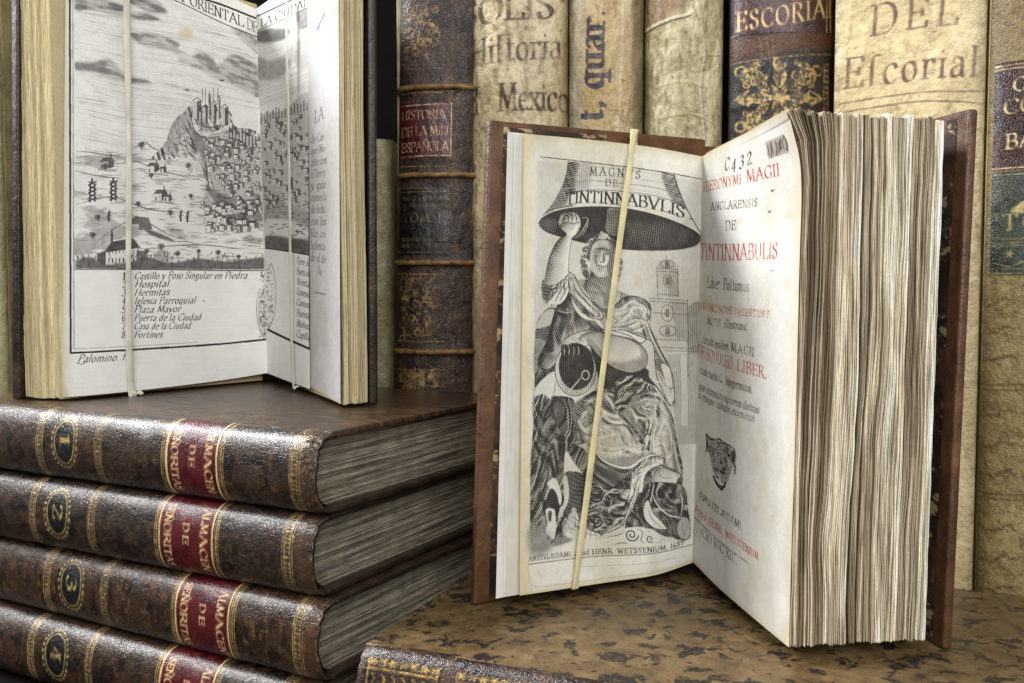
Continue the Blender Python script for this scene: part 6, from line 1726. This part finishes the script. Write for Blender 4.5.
# ------------------------------------------------------------------ open map book on the stack
def build_map_book():
    org = np.array([-11., 42.5, 9.5])
    root = empty('open_book', org)
    tag(root, 'open leather book with a folded town view engraving, standing on the stack', 'book')
    G = lambda P: np.asarray(P, float) - org
    mb = [(-16.18, 34.0, 9.64), (-14.96, 35.2, 9.66), (-13.45, 37.2, 9.70), (-11.95, 39.4, 9.77), (-10.61, 41.0, 9.91)]
    mt = [(-15.63, 34.0, 25.75), (-14.52, 35.2, 25.75), (-13.13, 37.2, 25.77), (-11.89, 39.4, 25.62), (-10.86, 41.0, 25.4)]
    c = art_map_left().done(); P = ruled(mb, mt, c.shape[1], c.shape[0])
    rb = [(-10.61, 41.0, 9.91), (-9.23, 38.5, 9.85), (-7.69, 36.0, 9.74)]
    rt = [(-10.86, 41.0, 25.4), (-9.23, 38.5, 25.34), (-7.54, 36.0, 25.38)]
    c2 = art_map_right().done(); P2 = ruled(rb, rt, c2.shape[1], c.shape[0])
    c2 = samp(c2, np.linspace(0, 1, c.shape[0])[:, None] * np.ones((1, c2.shape[1])), np.linspace(0, 1, c2.shape[1])[None] * np.ones((c.shape[0], 1)))
    PP = np.concatenate([P, P2[:, 1:]], 1); cc = np.concatenate([c, c2[:, 1:]], 1)
    # soften the fold
    j = P.shape[1] - 1
    K = 13
    for q in range(3):
        w = PP[:, j - K:j + K + 1].copy()
        PP[:, j - K + 1:j + K] = (w[:, :-2] + 2 * w[:, 1:-1] + w[:, 2:]) / 4
    grid('folded_plate', G(PP), M['map'], root, cc)
    xb = [(-10.45, 41.5, 9.85), (-7.97, 36.65, 9.80), (-5.80, 31.97, 9.65)]
    xt = [(-10.6, 41.5, 25.5), (-7.90, 36.65, 25.5), (-5.72, 31.97, 25.5)]
    c = art_map_text().done(); P = ruled(xb, xt, c.shape[1], c.shape[0])
    grid('text_page', G(P), M['page'], root, c)
    # text blocks
    def colr(t, i, rng):
        b = rng.uniform(.84, 1.03)
        if rng.random() < .14: b *= .86
        return np.array([.90, .845, .68]) * np.array([b, b ** 1.1, b ** 1.3]), np.array([.78, .70, .54])
    g2 = lambda x, y: (x + 11., y - 42.5)
    leaf_block('text_block', g2(-10.9, 41.3), g2(-13.2, 43.6), g2(-16.22, 34.06), g2(-17.75, 34.55), .1, 16.2, 90, lambda t, z: .05 * np.sin(z * 7) * t, colr, M['leaf'], root, nz=90, grp=.015, con=.35, gath=10, gap=.15, jit=.012)
    leaf_block('text_block', g2(-10.2, 41.7), g2(-9.4, 43.2), g2(-5.72, 32.06), g2(-5.02, 32.6), .12, 15.95, 46, lambda t, z: .03 * np.sin(z * 6 + 1), colr, M['leaf'], root, nz=90, grp=.015, con=.35, gath=10, gap=.15, jit=.012)
    # boards and spine
    slab('cover_board', G([(-17.93, 34.35, 9.52), (-13.6, 44.6, 9.52), (-13.3, 44.6, 26.1), (-17.5, 34.35, 26.1)]), (-.92, .39, 0), .36, M['darkcalf'], root, bev=.1)
    slab('cover_board', G([(-4.95, 32.7, 9.52), (-9.2, 44.2, 9.52), (-9.2, 44.2, 26.0), (-4.88, 32.7, 26.0)]), (.94, .35, 0), .32, M['darkcalf'], root, bev=.1)
    a = np.linspace(0, math.pi, 24)
    Q = np.empty((30, 24, 3)); zz = np.linspace(26.1, 9.52, 30)
    Q[..., 0] = (-11.4 - 2.2 * np.cos(a))[None]; Q[..., 1] = (44.0 + .7 * np.sin(a))[None]; Q[..., 2] = zz[:, None]
    grid('spine', G(Q), M['browncalf'], root)
    for nm, x0, y0, x1, y1, lab in (('l', -14.45, 35.6, -14.35, 35.62, 'white tape band across the left part of the town view'),
                                    ('r', -8.75, 37.1, -8.55, 36.75, 'white tape band across the town view, right of the fold')):
        if nm == 'l':
            p = [(-14.08, 36.0, 9.62), (-14.22, 35.8, 9.60), (-14.36, 35.68, 9.78), (-14.30, 35.46, 12.5), (-14.17, 35.46, 18), (-14.12, 35.41, 24), (-14.05, 35.6, 25.8), (-14.0, 36.4, 25.95)]
        else:
            p = [(-8.25, 37.6, 9.86), (-8.5, 37.2, 9.70), (-8.58, 37.1, 9.9), (-8.62, 37.05, 12.5), (-8.62, 37.0, 18), (-8.62, 36.95, 24), (-8.6, 37.05, 25.6), (-8.3, 37.5, 25.7)]
        o = tube('elastic_band', p, .115, .03, M['tapewhite'], None, seg=12, side=(.69, .725, 0) if nm == 'l' else (.506, -.862, 0), n=12, wob=.4)
        tag(o, lab, 'band', 'bands holding the map book open')

# ------------------------------------------------------------------ row behind
def build_row():
    r = back_book('leather_book', -5.08, 40.0, -1.75, 39.7, 28.6, art_black_spine(), M['oldspine'], M['darkcalf'], bulge=.7, lean=.55, bandmat=M['bandtan'], bands=[(21.75, .21), (18.2, .21), (14.62, .21), (10.95, .21)], labels=art_black_labels(), zlo=.2)
    tag(r, 'dark brown worn calf book with raised bands and red title label, behind the stack', 'book')
    r = back_book('parchment_book', -1.68, 39.7, 2.28, 39.3, 27.6, art_vellum_solis(), M['vellum'], M['velside'], bulge=.9, lump=.12, zlo=.2)
    tag(r, 'cream parchment book with Historia de Mexico inked on its spine', 'book', 'parchment books in the back row')
    r = back_book('parchment_book', 2.32, 39.3, 5.32, 39.0, 28.4, art_vellum_quart(), M['vellum'], M['velside'], bulge=.75, lump=.12, zlo=.2)
    tag(r, 'narrow parchment book with blackish lettering running up its spine, second parchment from left', 'book', 'parchment books in the back row')
    r = back_book('parchment_book', 5.36, 38.9, 8.40, 38.4, 27.8, art_vellum_green(), M['vellum'], M['velside'], bulge=.7, lump=.2, zlo=.2)
    tag(r, 'greenish wrinkled parchment book without lettering, beside the gilt Escorial spine', 'book', 'parchment books in the back row')
    r = back_book('leather_book', 8.52, 37.7, 12.35, 37.1, 28.3, art_gilt_spine(), M['oldspine'], M['darkcalf'], bulge=.8, zlo=.2, bands=[(20.6, .16)], labels=art_gilt_labels())
    tag(r, 'dark calf book with red label and gold leaf ornament on its spine', 'book')
    r = back_book('parchment_book', 11.45, 34.2, 15.72, 31.95, 27.0, art_vellum_del(), M['vellum'], M['velside'], bulge=.28, nx=170, nz=700, lump=.03, flatp=.4, zlo=0.1, depth=12)
    tag(r, 'wide flat parchment spine lettered Del Escorial in brown ink, behind the fore-edge', 'book', 'parchment books in the back row')
    r = back_book('calf_book', 15.74, 31.75, 21.0, 30.35, 27.5, art_baron_spine(), M['oldspine'], M['velside'], bulge=.9, nx=150, nz=700, lump=.04, zlo=0.1, depth=12, labels=art_baron_labels())
    tag(r, 'tan calf book with brown and green spine labels, at the right edge', 'book')
    r = back_book('parchment_book', -9.2, 42.6, -5.24, 42.3, 20.1, art_vellum_plain(), M['vellum'], M['velside'], bulge=.5, zlo=.2, depth=12)
    tag(r, 'short parchment book showing as a pale sliver left of the dark calf book', 'book', 'parchment books in the back row')
    r = back_book('parchment_book', -24.6, 40.6, -21.42, 40.4, 27.6, art_vellum_plain(), M['vellum'], M['velside'], bulge=.5, zlo=.2, depth=12)
    tag(r, 'pale parchment book just showing at the left edge of the photograph', 'book', 'parchment books in the back row')

# ------------------------------------------------------------------ light, camera, output
def area(name, loc, target, size, power, col, sy=None):
    l = bpy.data.lights.new(name, 'AREA'); l.energy = power; l.color = col; l.shape = 'RECTANGLE'; l.size = size * S; l.size_y = (sy or size) * S
    o = bpy.data.objects.new(name, l); COL.objects.link(o)
    o.location = [c * S for c in loc]
    d = Vector(target) - Vector(loc)
    o.rotation_euler = d.to_track_quat('-Z', 'Y').to_euler()
    return o

def build_light():
    w = bpy.data.worlds.new('World'); sc.world = w; w.use_nodes = True
    bg = w.node_tree.nodes['Background']; bg.inputs['Color'].default_value = (.92, .95, 1, 1); bg.inputs['Strength'].default_value = .27
    area('window_lamp', (-62, 25.2, 44), (4, 28, 12), 12, 2.0, (1, .98, .95), 20)
    area('ceiling_lamp', (-65, 45, 68), (-8, 29, 8), 24, 12.0, (.96, .98, 1), 20)
    area('front_lamp', (8, -45, 56), (2, 34, 12), 62, 8.2, (1, .995, .98))

def build_camera():
    cam = bpy.data.cameras.new('Camera'); o = bpy.data.objects.new('Camera', cam); COL.objects.link(o)
    cam.sensor_width = 36; cam.lens = 950 / 1024 * 36
    o.location = (0, 0, 13.5 * S); o.rotation_euler = (math.radians(90 - 3.1), 0, 0)
    cam.clip_start = .005; cam.clip_end = 50
    sc.camera = o
    sc.view_settings.view_transform = 'Standard'; sc.view_settings.look = 'None'; sc.view_settings.exposure = 0
    sc.cycles.max_bounces = 6; sc.cycles.diffuse_bounces = 3

build_setting(); build_stack(); build_folio(); build_bell_book(); build_map_book(); build_row(); build_light(); build_camera()
